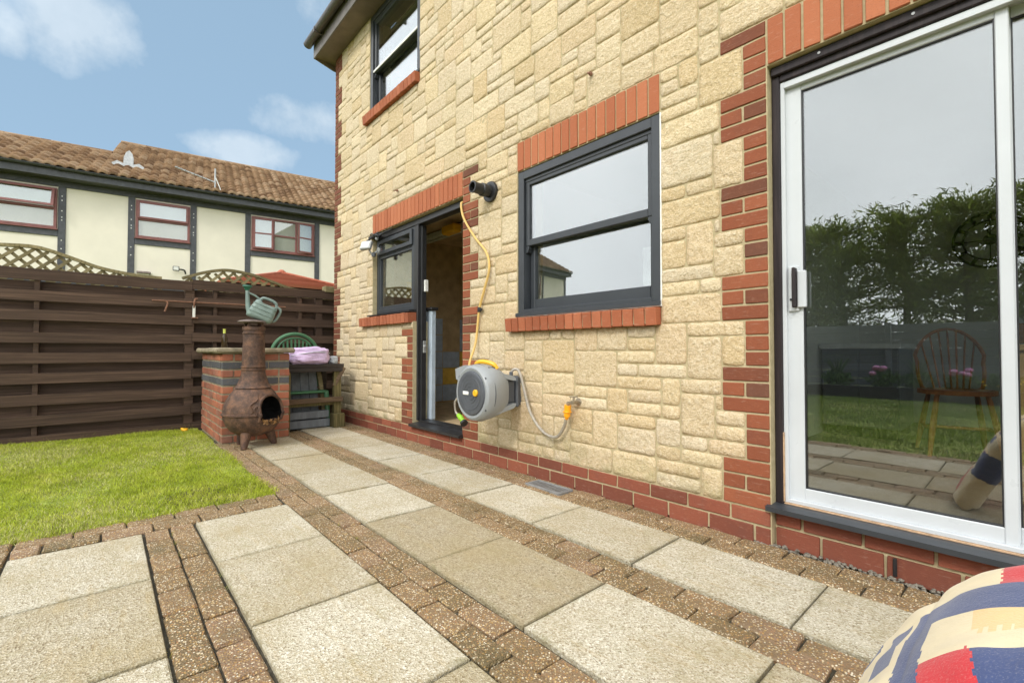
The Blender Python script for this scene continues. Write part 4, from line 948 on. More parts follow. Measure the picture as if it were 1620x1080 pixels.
# rusty rod resting in brackets on the fence
rd = thing('rusty_rod', 'long rusty rod with a hooked end hung across the fence boards', 'rod', (FX + .09, .4, 1.45))
MB().tube([(FX + .085, .40, 1.462), (FX + .085, 1.1, 1.468), (FX + .085, 1.79, 1.472)], .007, 8).build('bar', MAT['rod'], rd, True)
MB().tube(curve([(FX + .088, .53, 1.455), (FX + .092, .54, 1.43), (FX + .095, .515, 1.34)], 5), .009, 8).build('hooked_end', MAT['rod'], rd, True)
bk = thing('white_bracket', 'white metal bracket screwed to the fence post', 'bracket', (FX + .06, .79, 1.3))
MB().box(FX + .072, FX + .084, .778, .805, 1.29, 1.425, .003).build('plate', MAT['whiteplastic'], bk); MB().tube(curve([(FX + .078, .79, 1.40), (FX + .10, .79, 1.45), (FX + .09, .80, 1.50), (FX + .085, .825, 1.51)], 5), .009, 8).build('arm', MAT['rod'], bk, True)
MB().box(FX + .0695, FX + .10, .765, .83, 1.275, 1.289, .003).build('foot', MAT['rod'], bk)

# arched lattice trellis of the next garden
def trellis(label, rail, zb):
    t = thing('lattice_trellis', label, 'trellis', (FX - .16, rail[0][0], zb), 'arched trellis tops behind the fence'); x = FX - .16
    cv = curve([(x, y, z) for y, z in rail], 8); b = MB()
    for i in range(len(cv) - 1): b.obox(cv[i], cv[i + 1] + (cv[i + 1] - cv[i]) * .08, .05, .032, up=(0, 0, 1))
    b.build('top_rail', MAT['trellis'], t)
    ys = [p.y for p in cv]; zs = [p.z for p in cv]
    def top(y): return np.interp(y, ys, zs) - .012
    ya, yb = ys[0], ys[-1]
    for s_ in (1, -1):
        k = ya - 1.0 if s_ > 0 else ya
        y = k
        while y < yb + 1.0:
            run = []
            for q in range(0, 60):
                zz = zb + q * .02; yy = y + s_ * q * .02
                if ya <= yy <= yb and zz <= top(yy): run.append((yy, zz))
            if len(run) > 2:
                MB().obox((x + s_ * .007, run[0][0], run[0][1]), (x + s_ * .007, run[-1][0], run[-1][1]), .030, .011, up=(1, 0, 0)).build('lath', MAT['trellis'], t)
            y += .115
    MB().box(x - .02, x + .02, ya, yb, zb - .05, zb, .003).build('bottom_rail', MAT['trellis'], t)
trellis('arched lattice trellis above the fence, left of the floodlit wall', [(-1.7, 1.80), (-1.1, 1.92), (-.78, 1.945), (-.52, 1.955), (-.28, 1.885), (-.03, 1.80), (.26, 1.755), (.50, 1.745)], 1.50)
trellis('arched lattice trellis above the fence, in front of the red shingled roof', [(.70, 1.765), (.93, 1.862), (1.166, 1.915), (1.45, 1.885), (1.70, 1.815), (1.95, 1.745), (2.4, 1.72)], 1.50)

# barbecue
bx0, bx1, by0, by1 = -6.42, -5.20, .858, 1.480
bq = thing('brick_barbecue', 'red and blue brick barbecue plinth with a rough stone top', 'barbecue', (-5.8, 1.17, 0))
core = MB().box(bx0 + .012, bx1 - .012, by0 + .012, by1 - .012, -.05, .875).build('core', MAT['coping'], bq)
def bb(x0, x1, y0, y1, z, mat):
    g_ = .006; m_ = piece_mesh('brick', x1 - x0 - 2 * g_, y1 - y0 - 2 * g_, .064, MAT[mat], .004, .002)
    link('brick', m_, ((x0 + x1) / 2 + random.uniform(-.003, .003), (y0 + y1) / 2 + random.uniform(-.003, .003), z + .0375), bq, (0, 0, random.gauss(0, .006)))
NC = 11; hc = .875 / NC
for c in range(NC):
    z = c * hc; mat = 'brick_blue' if c in (7, 9) else 'brick_bbq'
    cuts = [by0, by0 + .21, by0 + .415, by1] if c % 2 else [by0, by0 + .105, by0 + .31, by0 + .515, by1]
    if c == 7: cuts = [by0, by0 + .21, by0 + .515, by1]
    for a, b in zip(cuts, cuts[1:]): bb(bx1 - .1, bx1, a, b, z, mat)
    x = bx1 - .1; first = .0 if c % 2 else .115
    while x > bx0 + .02:
        L = .215 if first == 0 else first; first = 0; bb(max(bx0, x - L), x, by0, by0 + .1, z, mat); bb(max(bx0, x - L), x, by1 - .1, by1, z, mat); x -= L
cp = []
def coping(y0, y1):
    n = 14; vs = []; x0, x1 = bx0 - .04, bx1 + .035
    pts = []
    for k in range(n): pts.append((x0 + (x1 - x0) * k / n, y0))
    for k in range(8): pts.append((x1, y0 + (y1 - y0) * k / 8))
    for k in range(n): pts.append((x1 - (x1 - x0) * k / n, y1))
    for k in range(8): pts.append((x0, y1 - (y1 - y0) * k / 8))
    lo = [(a + random.uniform(-.008, .008), b + random.uniform(-.008, .008)) for a, b in pts]; m = MB(); N_ = len(pts)
    lay = [(.878, .012), (.892, 0), (.915, .002), (.928, .012)]
    vs = [(a + (-ins if a > bx1 - .1 else ins if a < bx0 + .1 else 0), b + (ins if b < y0 + .1 else -ins if b > y1 - .1 else 0), z + random.uniform(-.003, .003)) for z, ins in lay for a, b in lo]
    fs = [(i * N_ + k, i * N_ + (k + 1) % N_, (i + 1) * N_ + (k + 1) % N_, (i + 1) * N_ + k) for i in range(3) for k in range(N_)] + [tuple(range(N_))[::-1], tuple(3 * N_ + k for k in range(N_))]
    m.add(vs, fs).build('coping_stone', MAT['coping'], bq)
coping(by0 - .05, by1 + .03)
bo = thing('beer_bottle', 'brown glass bottle with a lime neck foil on the barbecue', 'bottle', (-6.2, 1.0, .93))
MB().lathe([(.026, 0), (.030, .006), (.030, .11), (.024, .135), (.013, .165), (.012, .20)], (-5.95, 1.005, .927), 18).build('bottle_body', MAT['bottleglass'], bo, True)
MB().lathe([(.0135, 0), (.0135, .045), (.015, .046), (.015, .055)], (-5.95, 1.005, 1.085), 14).build('neck_foil', MAT['limelabel'], bo, True)
ylw = MB().ball((FX + .22, .70, .012), .036, 8, .7); ylw.xform(lambda p: p + Vector((0, 0, .012 * math.sin(p.y * 60)))); tag(ylw.build('garden_toy', MAT['yellow'], smooth='all'), 'small yellow plastic toy on the lawn beside the barbecue', 'toy')

# chiminea
CX, CY = -4.93, 1.075
ch = thing('chiminea', 'rusty cast iron chiminea with an open mouth and a tall flue', 'chiminea', (CX, CY, 0))
MA = R(30)                                  # direction of the mouth, from +X towards +Y
belly = [(.02, .098), (.07, .100), (.13, .118), (.185, .155), (.222, .205), (.244, .26), (.252, .300), (.262, .305), (.262, .318), (.252, .322), (.250, .35), (.240, .40), (.220, .45), (.188, .50), (.158, .535), (.142, .555)]
def belly_mesh(prof, cut=True, n=72):
    m = MB(); keep = []
    fine = [];
    for i in range(len(prof) - 1):
        for k in range(3): t = k / 3; fine.append((prof[i][0] * (1 - t) + prof[i + 1][0] * t, prof[i][1] * (1 - t) + prof[i + 1][1] * t))
    fine.append(prof[-1]); L = len(fine)
    vs = [(CX + r * math.cos(2 * math.pi * k / n), CY + r * math.sin(2 * math.pi * k / n), z) for r, z in fine for k in range(n)]
    def inside(p):
        d = Vector((p[0] - CX, p[1] - CY)); f = Vector((math.cos(MA), math.sin(MA))); s_ = Vector((-math.sin(MA), math.cos(MA)))
        if d.dot(f) < 0: return False
        u, v = d.dot(s_), p[2] - .355
        return v > -.10 and abs(u) < .125 and (v < .01 or (u / .125) ** 2 + ((v - .01) / .120) ** 2 < 1)
    fs = []
    for i in range(L - 1):
        for k in range(n):
            f = (i * n + k, i * n + (k + 1) % n, (i + 1) * n + (k + 1) % n, (i + 1) * n + k)
            c = [sum(vs[q][w_] for q in f) / 4 for w_ in range(3)]
            if cut and inside(c): continue
            fs.append(f)
    return m.add(vs, fs)
belly_mesh(belly).build('belly', MAT['rust'], ch, True, fix=False)
belly_mesh([(r - .012, z) for r, z in belly if r > .05]).build('firebox', MAT['soot'], ch, True, fix=False)
# raised lip round the mouth
lip = []
for k in range(41):
    t = k / 40
    if t < .22: u, v = -.128, -.103 + t / .22 * .113
    elif t > .78: u, v = .128, -.103 + (1 - t) / .22 * .113
    else: a = math.pi * (1 - (t - .22) / .56); u, v = .128 * math.cos(a), .01 + .123 * math.sin(a)
    z = .355 + v; r = np.interp(z, [b[1] for b in belly], [b[0] for b in belly]) + .006; f = math.sqrt(max(0, r * r - u * u))
    lip.append((CX + f * math.cos(MA) - u * math.sin(MA), CY + f * math.sin(MA) + u * math.cos(MA), z))
MB().tube(lip + [lip[0]], .013, 8).build('mouth_rim', MAT['rust'], ch, True)
# cast ornament sweeping up the belly beside the mouth
for s_, z0 in ((-.165, .30), (-.185, .33)):
    pts = []
    for k in range(12):
        z = z0 + .17 * k / 11; u = s_ + .10 * (k / 11) ** 2 + .012 * math.sin(k); r = np.interp(z, [b[1] for b in belly], [b[0] for b in belly]) + .002; f = math.sqrt(max(0, r * r - u * u)); pts.append((CX + f * math.cos(MA) - u * math.sin(MA), CY + f * math.sin(MA) + u * math.cos(MA), z))
    MB().tube(pts, [.004 + .006 * math.sin(math.pi * k / 11) for k in range(12)], 6).build('ornament', MAT['rust'], ch, True)
MB().lathe([(.150, .548), (.158, .552), (.152, .562), (.142, .570), (.128, .60), (.115, .64), (.104, .68), (.100, .715), (.108, .718), (.108, .728), (.100, .731), (.102, .742), (.108, .744), (.108, .753), (.099, .757), (.097, .85), (.092, .98), (.090, 1.055), (.096, 1.058), (.096, 1.070), (.090, 1.073), (.089, 1.09), (.097, 1.093), (.097, 1.125), (.082, 1.127), (.078, 1.06)], (CX, CY, 0), 40, cap=False).build('flue_stack', MAT['rust'], ch, True)
for k in range(4):
    a = R(45 + 90 * k); MB().box(CX + .08 * math.cos(a) - .012, CX + .08 * math.cos(a) + .012, CY + .08 * math.sin(a) - .012, CY + .08 * math.sin(a) + .012, 1.10, 1.172, .003).build('cap_strut', MAT['rust'], ch)
MB().lathe([(.02, 1.160), (.12, 1.163), (.138, 1.170), (.138, 1.176), (.12, 1.184), (.06, 1.196), (.01, 1.20)], (CX, CY, 0), 32).build('rain_cap', MAT['ironcap'], ch, True)
for a in (R(-35), R(205), R(85)):
    px_, py_ = CX + math.cos(a) * .13, CY + math.sin(a) * .13; ox, oy = CX + math.cos(a) * .185, CY + math.sin(a) * .185
    MB().tube([(px_, py_, .16), ((px_ * .5 + ox * .5), (py_ * .5 + oy * .5), .085), (ox, oy, 0)], [.052, .040, .024], 12).build('foot', MAT['rust'], ch, True)
# burnt leaves hanging from the mouth
lv = MB()
for k in range(26):
    a = MA + random.uniform(-.42, .25); r = random.uniform(.235, .262); z = random.uniform(.232, .268); c = Vector((CX + r * math.cos(a), CY + r * math.sin(a), z)); s_ = random.uniform(.012, .03)
    d1 = Vector((random.gauss(0, 1), random.gauss(0, 1), random.gauss(0, 1))).normalized() * s_; d2 = d1.cross(Vector((random.gauss(0, 1), 1, .3))).normalized() * s_ * .5
    lv.add([c - d1, c + d2, c + d1, c - d2], [(0, 1, 2, 3)])
tag(lv.build('dry_leaves', MAT['dryleaf'], fix=False), 'dry brown leaves lying in the mouth of the chiminea', 'leaves', kind='stuff')

# watering can, tipped on the chiminea's cap (profile in its own plane, 160 mm thick)
wc = thing('watering_can', 'sage green plastic watering can tipped on top of the chiminea', 'watering can', (0, 0, 0))
SP = [(.0, .0), (.015, -.012), (.205, -.012), (.225, .0), (.232, .02), (.222, .155), (.212, .160), (.165, .152), (.085, .152), (.05, .172), (.025, .160), (.008, .09)]
def canbody(y, ins): return [((a - .115) * (1 - ins) + .115, y, (b - .08) * (1 - ins * .8) + .08) for a, b in SP]
b = MB(); n = len(SP); rings_ = [canbody(y, i_) for y, i_ in ((-.080, .34), (-.074, .12), (-.055, .02), (0, 0), (.055, .02), (.074, .12), (.080, .34))]
b.add([p for r_ in rings_ for p in r_], [(i * n + k, i * n + (k + 1) % n, (i + 1) * n + (k + 1) % n, (i + 1) * n + k) for i in range(6) for k in range(n)] + [tuple(range(n))[::-1], tuple(6 * n + k for k in range(n))])
def placed(mb, name, mat, sm=True): return mb.build(name, MAT[mat], wc, sm)
placed(b, 'tank', 'canplastic', 'all')
for z in (.045, .085, .125): placed(MB().tube([(.006 + z * .03, -.077, z), (.115, -.086, z), (.222, -.077, z)], .0035, 6), 'moulded_rib', 'canplastic')
placed(MB().tube(curve([(.025, 0, .02), (-.01, 0, .07), (-.045, 0, .14), (-.078, 0, .21)], 6), [.024 - .0005 * k for k in range(19)], 12), 'spout', 'canplastic')
placed(MB().tube([(-.076, 0, .205), (-.090, 0, .238)], [.015, .034], 16), 'rose_neck', 'darkgreen'); placed(MB().tube([(-.090, 0, .237), (-.095, 0, .25)], [.041, .039], 18), 'rose', 'darkgreen')
placed(MB().tube([(-.068, 0, .192), (.0, 0, .19), (.055, 0, .175)], .009, 8), 'brace', 'canplastic')
placed(MB().tube(curve([(.055, 0, .168), (.075, 0, .200), (.14, 0, .208), (.19, 0, .198), (.212, 0, .165)], 6), .0135, 10), 'top_handle', 'canplastic'); placed(MB().tube(curve([(.205, 0, .172), (.252, 0, .155), (.258, 0, .10), (.248, 0, .04), (.215, 0, .015)], 6), .0125, 10), 'rear_handle', 'canplastic')
wc.location = (CX + .02, CY - .075, 1.247); wc.rotation_euler = (0, R(23), R(80)); WL[wc.name] = Vector(wc.location)

# potting bench
bn = thing('potting_bench', 'weathered wooden bench with a dark top and low rail in the corner', 'bench', (-5.75, 1.9, 0))
for k in range(4): MB().box(-5.50 - .15 * k - .145, -5.50 - .15 * k, 1.50, 2.17, .705, .745, .004).build('top_board', MAT['darkwood'], bn)
MB().box(-5.52, -5.502, 1.50, 2.165, .655, .704, .003).build('apron', MAT['darkwood'], bn)
MB().box(-5.535, -5.475, 1.49, 2.15, .30, .355, .004).build('front_rail', MAT['oldwood'], bn); MB().box(-5.70, -5.54, 1.50, 2.15, .26, .298, .004).build('shelf_board', MAT['mossywood'], bn)
for yy in (2.07,):
    MB().prism([(-5.52, .0), (-5.60, .0), (-5.60, .22), (-5.585, .25), (-5.585, .70), (-5.525, .70), (-5.525, .25), (-5.52, .22)], yy - .005, yy + .075).build('leg', MAT['mossywood'], bn)
    MB().box(-5.62, -5.46, yy - .03, yy + .10, -.01, .16, .008).build('foot_block', MAT['mossywood'], bn)
    MB().obox((-5.555, yy + .0, .48), (-5.52, yy + .11, .70), .05, .045, c=.004).build('bracket', MAT['oldwood'], bn)
MB().box(-5.575, -5.515, 1.515, 1.575, 0, .70, .004).build('leg', MAT['mossywood'], bn)
for yy in (1.53, 2.08): MB().box(-6.05, -5.99, yy, yy + .06, 0, .70, .004).build('leg', MAT['darkwood'], bn)
# grey boards leaning below the bench
gp = thing('grey_boards', 'grey planed boards leaning under the potting bench', 'boards', (-5.75, 1.8, 0))
for k in range(4): MB().obox((-5.66, 1.60 + k * .098, 0.02), (-5.80, 1.60 + k * .098, .69), .018, .094, up=(0, 1, 0), c=.003).build('board', MAT['greypanel'], gp)
MB().obox((-5.66, 2.02, .02), (-5.80, 1.97, .69), .03, .05, up=(0, 1, 0), c=.004).build('edge_strip', MAT['trellis'], gp)
MB().box(-5.64, -5.56, 1.58, 2.03, .01, .10, .006).box(-5.645, -5.565, 1.58, 2.02, .115, .20, .006).build('base_board', MAT['greypanel'], gp)
# lilac sack and a grey bundle on the bench
def blob(name, mat, c, rx, ry, rz, seed, amp=.16, n=34):
    m = MB(); vs = []; fs = []
    for i in range(n + 1):
        th = math.pi * i / n
        for k in range(n):
            ph = 2 * math.pi * k / n; d = Vector((math.sin(th) * math.cos(ph), math.sin(th) * math.sin(ph), math.cos(th)))
            e = Vector([math.copysign(abs(q) ** .72, q) for q in d]); r = 1 + amp * .8 * noise.noise(d * 2.1 + Vector((seed, 0, 0))) + amp * .55 * (abs(noise.noise(Vector((d.x * 7, d.y * 2.5, d.z * 7)) + Vector((0, seed, 0)))) - .3)
            vs.append((c[0] + e.x * rx * r, c[1] + e.y * ry * r, max(c[2] - rz * .82, c[2] + e.z * rz * r)))
    for i in range(n):
        for k in range(n): fs.append((i * n + k, i * n + (k + 1) % n, (i + 1) * n + (k + 1) % n, (i + 1) * n + k))
    return m.add(vs, fs)
sk = thing('lilac_cushion', 'rolled lilac cushion lying on the potting bench', 'cushion', (-5.6, 1.8, .91))
blob('b', None, (-5.64, 1.80, .832), .17, .235, .108, 2.0, .24, 56).build('cover', MAT['lilac'], sk, 'all')
pip = []
for k in range(17):
    y = 1.585 + .43 * k / 16; pip.append((-5.64 + .178 * math.sqrt(max(.05, 1 - ((y - 1.80) / .25) ** 2)), y, .84 + .045 * math.sin((k / 16) * 2.4)))
MB().tube(pip, .006, 6).build('piping', MAT['greyfabric'], sk, True)
tag(blob('b', None, (-5.60, 2.075, .785), .07, .05, .05, 6.0, .3, 20).build('cloth_bundle', MAT['greyfabric'], smooth='all'), 'crumpled grey bundle beside the lilac cushion', 'bundle')
# green plastic chair pushed in behind
gc = thing('plastic_chair', 'dark green plastic garden chair tucked behind the bench', 'chair', (-6.1, 1.77, 0))
xb = -6.02; yc = 1.775
def arch(y, w_, z0, h_): return z0 + h_ * math.sqrt(max(0, 1 - ((y - yc) / w_) ** 2))
hoop = [(xb - .03, yc + .265 * math.cos(a), .86 + .245 * math.sin(a)) for a in (math.pi * k / 24 for k in range(25))]
MB().tube([(xb, yc + .265, .45)] + hoop + [(xb, yc - .265, .45)], .022, 8).build('back_rim', MAT['chairgreen'], gc, True)
MB().tube([(xb - .03, yc + .20 * math.cos(a), .90 + .155 * math.sin(a)) for a in (math.pi * (.06 + .88 * k / 20) for k in range(21))], .013, 6).build('inner_band', MAT['chairgreen'], gc, True)
for k in range(9):
    u = (k - 4) * .042; MB().obox((xb - .01, yc + u * .8, .50), (xb - .03, yc + u * 1.1, .90 + .15 * math.sqrt(max(0, 1 - (u * 1.1 / .2) ** 2))), .02, .012, up=(1, 0, 0)).build('back_slat', MAT['chairgreen'], gc)
MB().tube([(xb - .03, yc - .235, .90), (xb - .03, yc + .235, .90)], .02, 8).build('cross_band', MAT['chairgreen'], gc, True)
MB().box(xb - .02, xb + .42, yc - .25, yc + .25, .40, .43, .01).build('seat', MAT['chairgreen'], gc)
for sx, sy in ((0, -1), (0, 1), (1, -1), (1, 1)): MB().tube([(xb + sx * .4, yc + sy * .23, .42), (xb + sx * .42 - .02, yc + sy * .26, 0)], [.03, .022], 8).build('leg', MAT['chairgreen'], gc, True)

# foreground: patchwork cushion slung over a low recliner
rc = thing('garden_recliner', 'low dark folding recliner under the patchwork cushion', 'recliner', (.3, 1.0, 0))
for yy in (.78, 1.16):
    MB().tube(curve([(-.24, yy, .02), (-.14, yy, .26), (-.02, yy, .42), (.2, yy, .48), (.6, yy, .42), (.95, yy, .40)], 6), .014, 8).build('side_tube', MAT['blackplastic'], rc, True)
    MB().tube([(.15, yy, .46), (.55, yy, .012)], .013, 8).build('leg', MAT['reelgrey'], rc, True); MB().tube([(.62, yy, .42), (.28, yy, .012)], .013, 8).build('leg', MAT['reelgrey'], rc, True)
MB().tube([(-.24, .78, .02), (-.24, 1.16, .02)], .014, 8).build('cross_tube', MAT['blackplastic'], rc, True)
for x, z in ((.02, .435), (.12, .47), (.25, .475), (.4, .455), (.6, .42), (.8, .41)): MB().box(x - .03, x + .03, .78, 1.16, z - .012, z, .004).build('slat', MAT['darkgreen'], rc)
cu = thing('patchwork_cushion', 'puffy cream, navy and red patchwork cushion at the patio edge', 'cushion', (0, 1.0, .3))
for nm, col in (('cream_print', (.78, .66, .43)), ('navy_print', (.06, .085, .20)), ('red_print', (.58, .035, .045)), ('ochre_print', (.80, .56, .27)), ('green_print', (.28, .48, .08)), ('dark_print', (.06, .075, .06))):
    t = NT(nm); a = t.noise(7, 4); b_ = t.noise(420, 2); wv = t.noise(1, 3, .5, t.scaled((240, 240, 240)))
    c = t.ramp(a, [(.3, tuple(x * .86 for x in col)), (.7, tuple(min(1, x * 1.10) for x in col))]); c = t.mix(t.math('MULTIPLY', t.ramp(b_, [(.55, 0), (.7, 1)]), .10), c, (.85, .8, .7))
    MAT[nm] = t.fin(c, .9, 0, t.bump(wv, .0012, .7, t.bump(t.noise(9, 3), .012, .35)), .15, Sheen_Weight=.25)
prof = curve([(-.345, 0, .012), (-.335, 0, .06), (-.285, 0, .165), (-.225, 0, .285), (-.165, 0, .40), (-.09, 0, .488), (0, 0, .548), (.12, 0, .592), (.28, 0, .60), (.48, 0, .565), (.75, 0, .53), (1.0, 0, .52)], 14)
ln = [0.0]
for i in range(1, len(prof)): ln.append(ln[-1] + (prof[i] - prof[i - 1]).length)
NS, NT_ = 520, 140; Y0c, Y1c = .735, 1.215
def cpt(s_, t_):
    x = np.interp(s_ * ln[-1], ln, [p.x for p in prof]); z = np.interp(s_ * ln[-1], ln, [p.z for p in prof]); e = .004
    x1 = np.interp(min(ln[-1], s_ * ln[-1] + e), ln, [p.x for p in prof]); z1 = np.interp(min(ln[-1], s_ * ln[-1] + e), ln, [p.z for p in prof])
    x0 = np.interp(max(0, s_ * ln[-1] - e), ln, [p.x for p in prof]); z0 = np.interp(max(0, s_ * ln[-1] - e), ln, [p.z for p in prof])
    tn = Vector((x1 - x0, 0, z1 - z0)).normalized(); nrm = Vector((-tn.z, 0, tn.x)); return Vector((x, 0, z)), nrm
import functools
cp_ = [cpt(i / NS, 0) for i in range(NS + 1)]
vs = []; TH = .062
for i in range(NS + 1):
    p, nr = cp_[i]; sm = i / NS * ln[-1]; endf = min(1, math.sqrt(max(0, 1 - max(0, 1 - sm / .05) ** 2)) + .02)
    for j in range(NT_):
        a = 2 * math.pi * j / NT_; ca, sa = math.cos(a), math.sin(a)
        yy = (Y0c + Y1c) / 2 + (Y1c - Y0c) / 2 * math.copysign(abs(ca) ** .42, ca); th = TH * math.copysign(abs(sa) ** .62, sa) * endf
        qu = .010 * (abs(math.sin(sm * math.pi / .24)) ** .5 - .7) * (abs(sa) ** .5)
        wr = .008 * noise.noise(Vector((sm * 7, yy * 8, sa))) + .004 * noise.noise(Vector((sm * 22, yy * 14, 3)))
        q = p - nr * TH + nr * (th + (qu + wr) * (1 if sa > 0 else .3)); q.y = yy + .02 * math.sin(sm * 3.1) + .006 * noise.noise(Vector((sm * 9, 2, ca))); q.z = max(q.z, .006); vs.append(q)
fs = []; mi = []
def patch(s_, t_):
    """which printed patch: s_ metres along, t_ 0 near .. 1 far"""
    s2 = s_ + .0022 * math.sin(t_ * 150); t2 = t_ + .005 * math.sin(s_ * 420) + .02 * math.sin(s_ * 9)
    if t2 > .74: return 2 if s2 > .605 else (0 if s2 > .36 else (1 if s2 > .22 else 0)) if not (s2 > .66 and abs(t2 - .86) < .03) else 4
    if t2 > .565 and s2 > .47: return 1
    if s2 < .512:
        if s2 > .46: return 1
        if s2 > .442: return 0
        return 1 if (t2 > .40 and s2 > .395) else (0 if s2 > .20 else 2)
    if t2 > .22:
        if ((s2 - .588 - .1 * (t2 - .4)) / .016) ** 2 + ((t2 - .40) / .022) ** 2 < 1: return 5
        if ((s2 - .66) / .02) ** 2 + ((t2 - .30 - .5 * (s2 - .66)) / .02) ** 2 < 1: return 4
        return 3 if (s2 > .578 and .36 < t2 < .54) else 0
    return 2 if s2 < .585 else (1 if s2 < .72 else 2)
for i in range(NS):
    for j in range(NT_):
        j2 = (j + 1) % NT_; fs.append((i * NT_ + j, i * NT_ + j2, (i + 1) * NT_ + j2, (i + 1) * NT_ + j))
        c = sum((vs[q] for q in fs[-1]), Vector()) / 4; mi.append(patch((i + .5) / NS * ln[-1], (c.y - Y0c) / (Y1c - Y0c)))
m = MB(); m.v = [tuple(q) for q in vs]; m.f = fs + [tuple(NS * NT_ + k for k in range(NT_))]; m.m = mi + [0]
m.build('cover', [MAT[k] for k in ('cream_print', 'navy_print', 'red_print', 'ochre_print', 'green_print', 'dark_print')], cu, 'all')
# ================================================================== NEIGHBOURS
nb = thing('neighbour_house', 'cream rendered house with dark timber framing and pantiled roof', 'house', (0, 0, 0))
S0, S1, ZE = -12.5, 10.5, 5.02
MB().box(S0, S1, 0, 7, 0, ZE).build('wall', MAT['cream'], nb)
BW = .135
for s_ in (-12.4, -10.4, -8.6, -6.2, -4.9, -3.6, -2.3, -.95, 1.035, 2.315, 3.61, 4.88, 6.72, 8.0, 9.3): MB().box(s_ - BW / 2, s_ + BW / 2, -.03, .01, 0, 4.83, .004).build('beam', MAT['beam'], nb)
MB().box(S0, S1, -.034, .01, 4.78, 5.0, .004).build('beam', MAT['beam'], nb)
MB().box(S0, S1, -.033, .01, 2.45, 2.6, .004).build('beam', MAT['beam'], nb)
for a, b in ((-.88, .966), (2.385, 3.54), (4.95, 6.65), (-4.83, -3.67)):
    MB().box(a, b, -.028, .01, 3.60, 3.745, .004).build('beam', MAT['beam'], nb)
rv = MB()
for s_ in (1.035, 2.315, 3.61):
    for z in (4.55, 4.45, 4.2, 4.05, 3.98, 3.5, 3.3): rv.box(s_ - .01, s_ + .01, -.036, -.029, z, z + .022)
tag(rv.build('beam_bolts', MAT['whiteplastic'], nb), kind='stuff')
def nwin(a, b, z0, z1, kind):
    f = ring(MB(), a, b, z0, z1, .055, -.05, .05, .004); zm = z0 + (z1 - z0) * .50
    w_ = None
    if kind == 'top':
        f.box(a + .054, b - .054, -.045, .045, zm - .03, zm + .03, .003); w_ = f.build('window', MAT['maroon'], nb)
        pane(a + .05, b - .05, z0 + .05, zm - .028, .0, 'glass3', w_); ring(MB(), a + .035, b - .035, zm + .01, z1 - .03, .05, -.085, -.052, .004).build('top_light', MAT['maroon'], w_); pane(a + .08, b - .08, zm + .055, z1 - .075, -.068, 'glass3', w_)
    elif kind == 'open':
        f.box(a + .054, b - .054, -.045, .045, zm - .03, zm + .03, .003); w_ = f.build('window', MAT['maroon'], nb)
        pane(a + .05, b - .05, z0 + .05, zm - .028, .0, 'glass3', w_); MB().box(a + .05, b - .05, .02, .03, z0 + .05, z1 - .05).build('dark_backing_panel', MAT['cabinet'], w_)  # flat dark panel stands in for the unlit room behind
        t = ring(MB(), a + .03, b - .03, 0, -(zm - z1) - .02, .055, -.02, .015, .004); ang = R(16)
        def op(p): q = p.z - (z1 - zm - .02); return Vector((p.x, p.y + q * math.sin(ang) - .06, z1 - .02 + q * math.cos(ang)))
        t.xform(op).build('top_light', MAT['maroon'], w_); MB().box(a + .08, b - .08, -.004, .002, .05, z1 - zm - .07).xform(op).build('pane', MAT['glass3'], w_)
    else:
        c1, c2 = a + (b - a) * .335, a + (b - a) * .70
        f.box(c1 - .03, c1 + .03, -.045, .045, z0 + .05, z1 - .05, .003); f.box(c2 - .03, c2 + .03, -.045, .045, z0 + .05, z1 - .05, .003); w_ = f.build('window', MAT['maroon'], nb)
        f2 = MB().box(c1 + .029, c2 - .029, -.03, .03, zm - .022, zm + .022, .003).build('glazing_bar', MAT['maroon'], w_); pane(c1 + .028, c2 - .028, z0 + .05, z1 - .05, .0, 'glass3', w_)
        for (p, q, an, piv) in ((a + .04, c1 - .01, 5, 'l'), (c2 + .01, b - .04, -14, 'r')):
            L = q - p; cs = ring(MB(), 0, L, 0, z1 - z0 - .08, .05, -.02, .02, .004); cs.box(.049, L - .049, -.015, .015, zm - z0 - .06, zm - z0 - .02, .003); ga = MB().box(.048, L - .048, -.003, .003, .048, z1 - z0 - .128)
            def op(v, p=p, q=q, L=L, an=an, piv=piv):
                A = R(an)
                if piv == 'l': return Vector((p + v.x * math.cos(A) + v.y * math.sin(A), -.075 - v.x * math.sin(A) + v.y, z0 + .04 + v.z))
                r_ = L - v.x; return Vector((q - r_ * math.cos(A), -.075 + r_ * math.sin(A) + v.y, z0 + .04 + v.z))
            cs.xform(op).build('casement', MAT['maroon'], w_); ga.xform(op).build('pane', MAT['glass3'], w_)
    MB().box(a - .02, b + .02, -.07, .02, z0 - .03, z0 - .002, .004).build('sill', MAT['maroon'], w_)
    MB().box(a + .03, b - .03, .06, .075, z0 + .02, z1 - .02).build('blind', MAT['netting'], w_)
    return w_
for a, b, k in ((-.85, .95, 'open'), (2.40, 3.53, 'top'), (4.97, 6.64, 'case'), (-4.8, -3.7, 'top'), (-10.2, -8.8, 'top')): nwin(a, b, 3.775, 4.735, k)
MB().box(S0, S1, -.37, -.35, 4.92, 5.12, .004).box(S0, S1, -.36, 0, 4.925, 4.945).build('fascia', MAT['beam'], nb)
gm_ = MB(); prof2 = [(-.425 + .055 * math.cos(math.pi + math.pi * k / 8), 5.12 + .055 * math.sin(math.pi + math.pi * k / 8)) for k in range(9)]
gm_.prism(prof2, 1.0, S1, 'yz'); gm_.prism([(a, b + .015) for a, b in prof2], S0, .995, 'yz'); gm_.build('gutter', MAT['gutter'], nb)
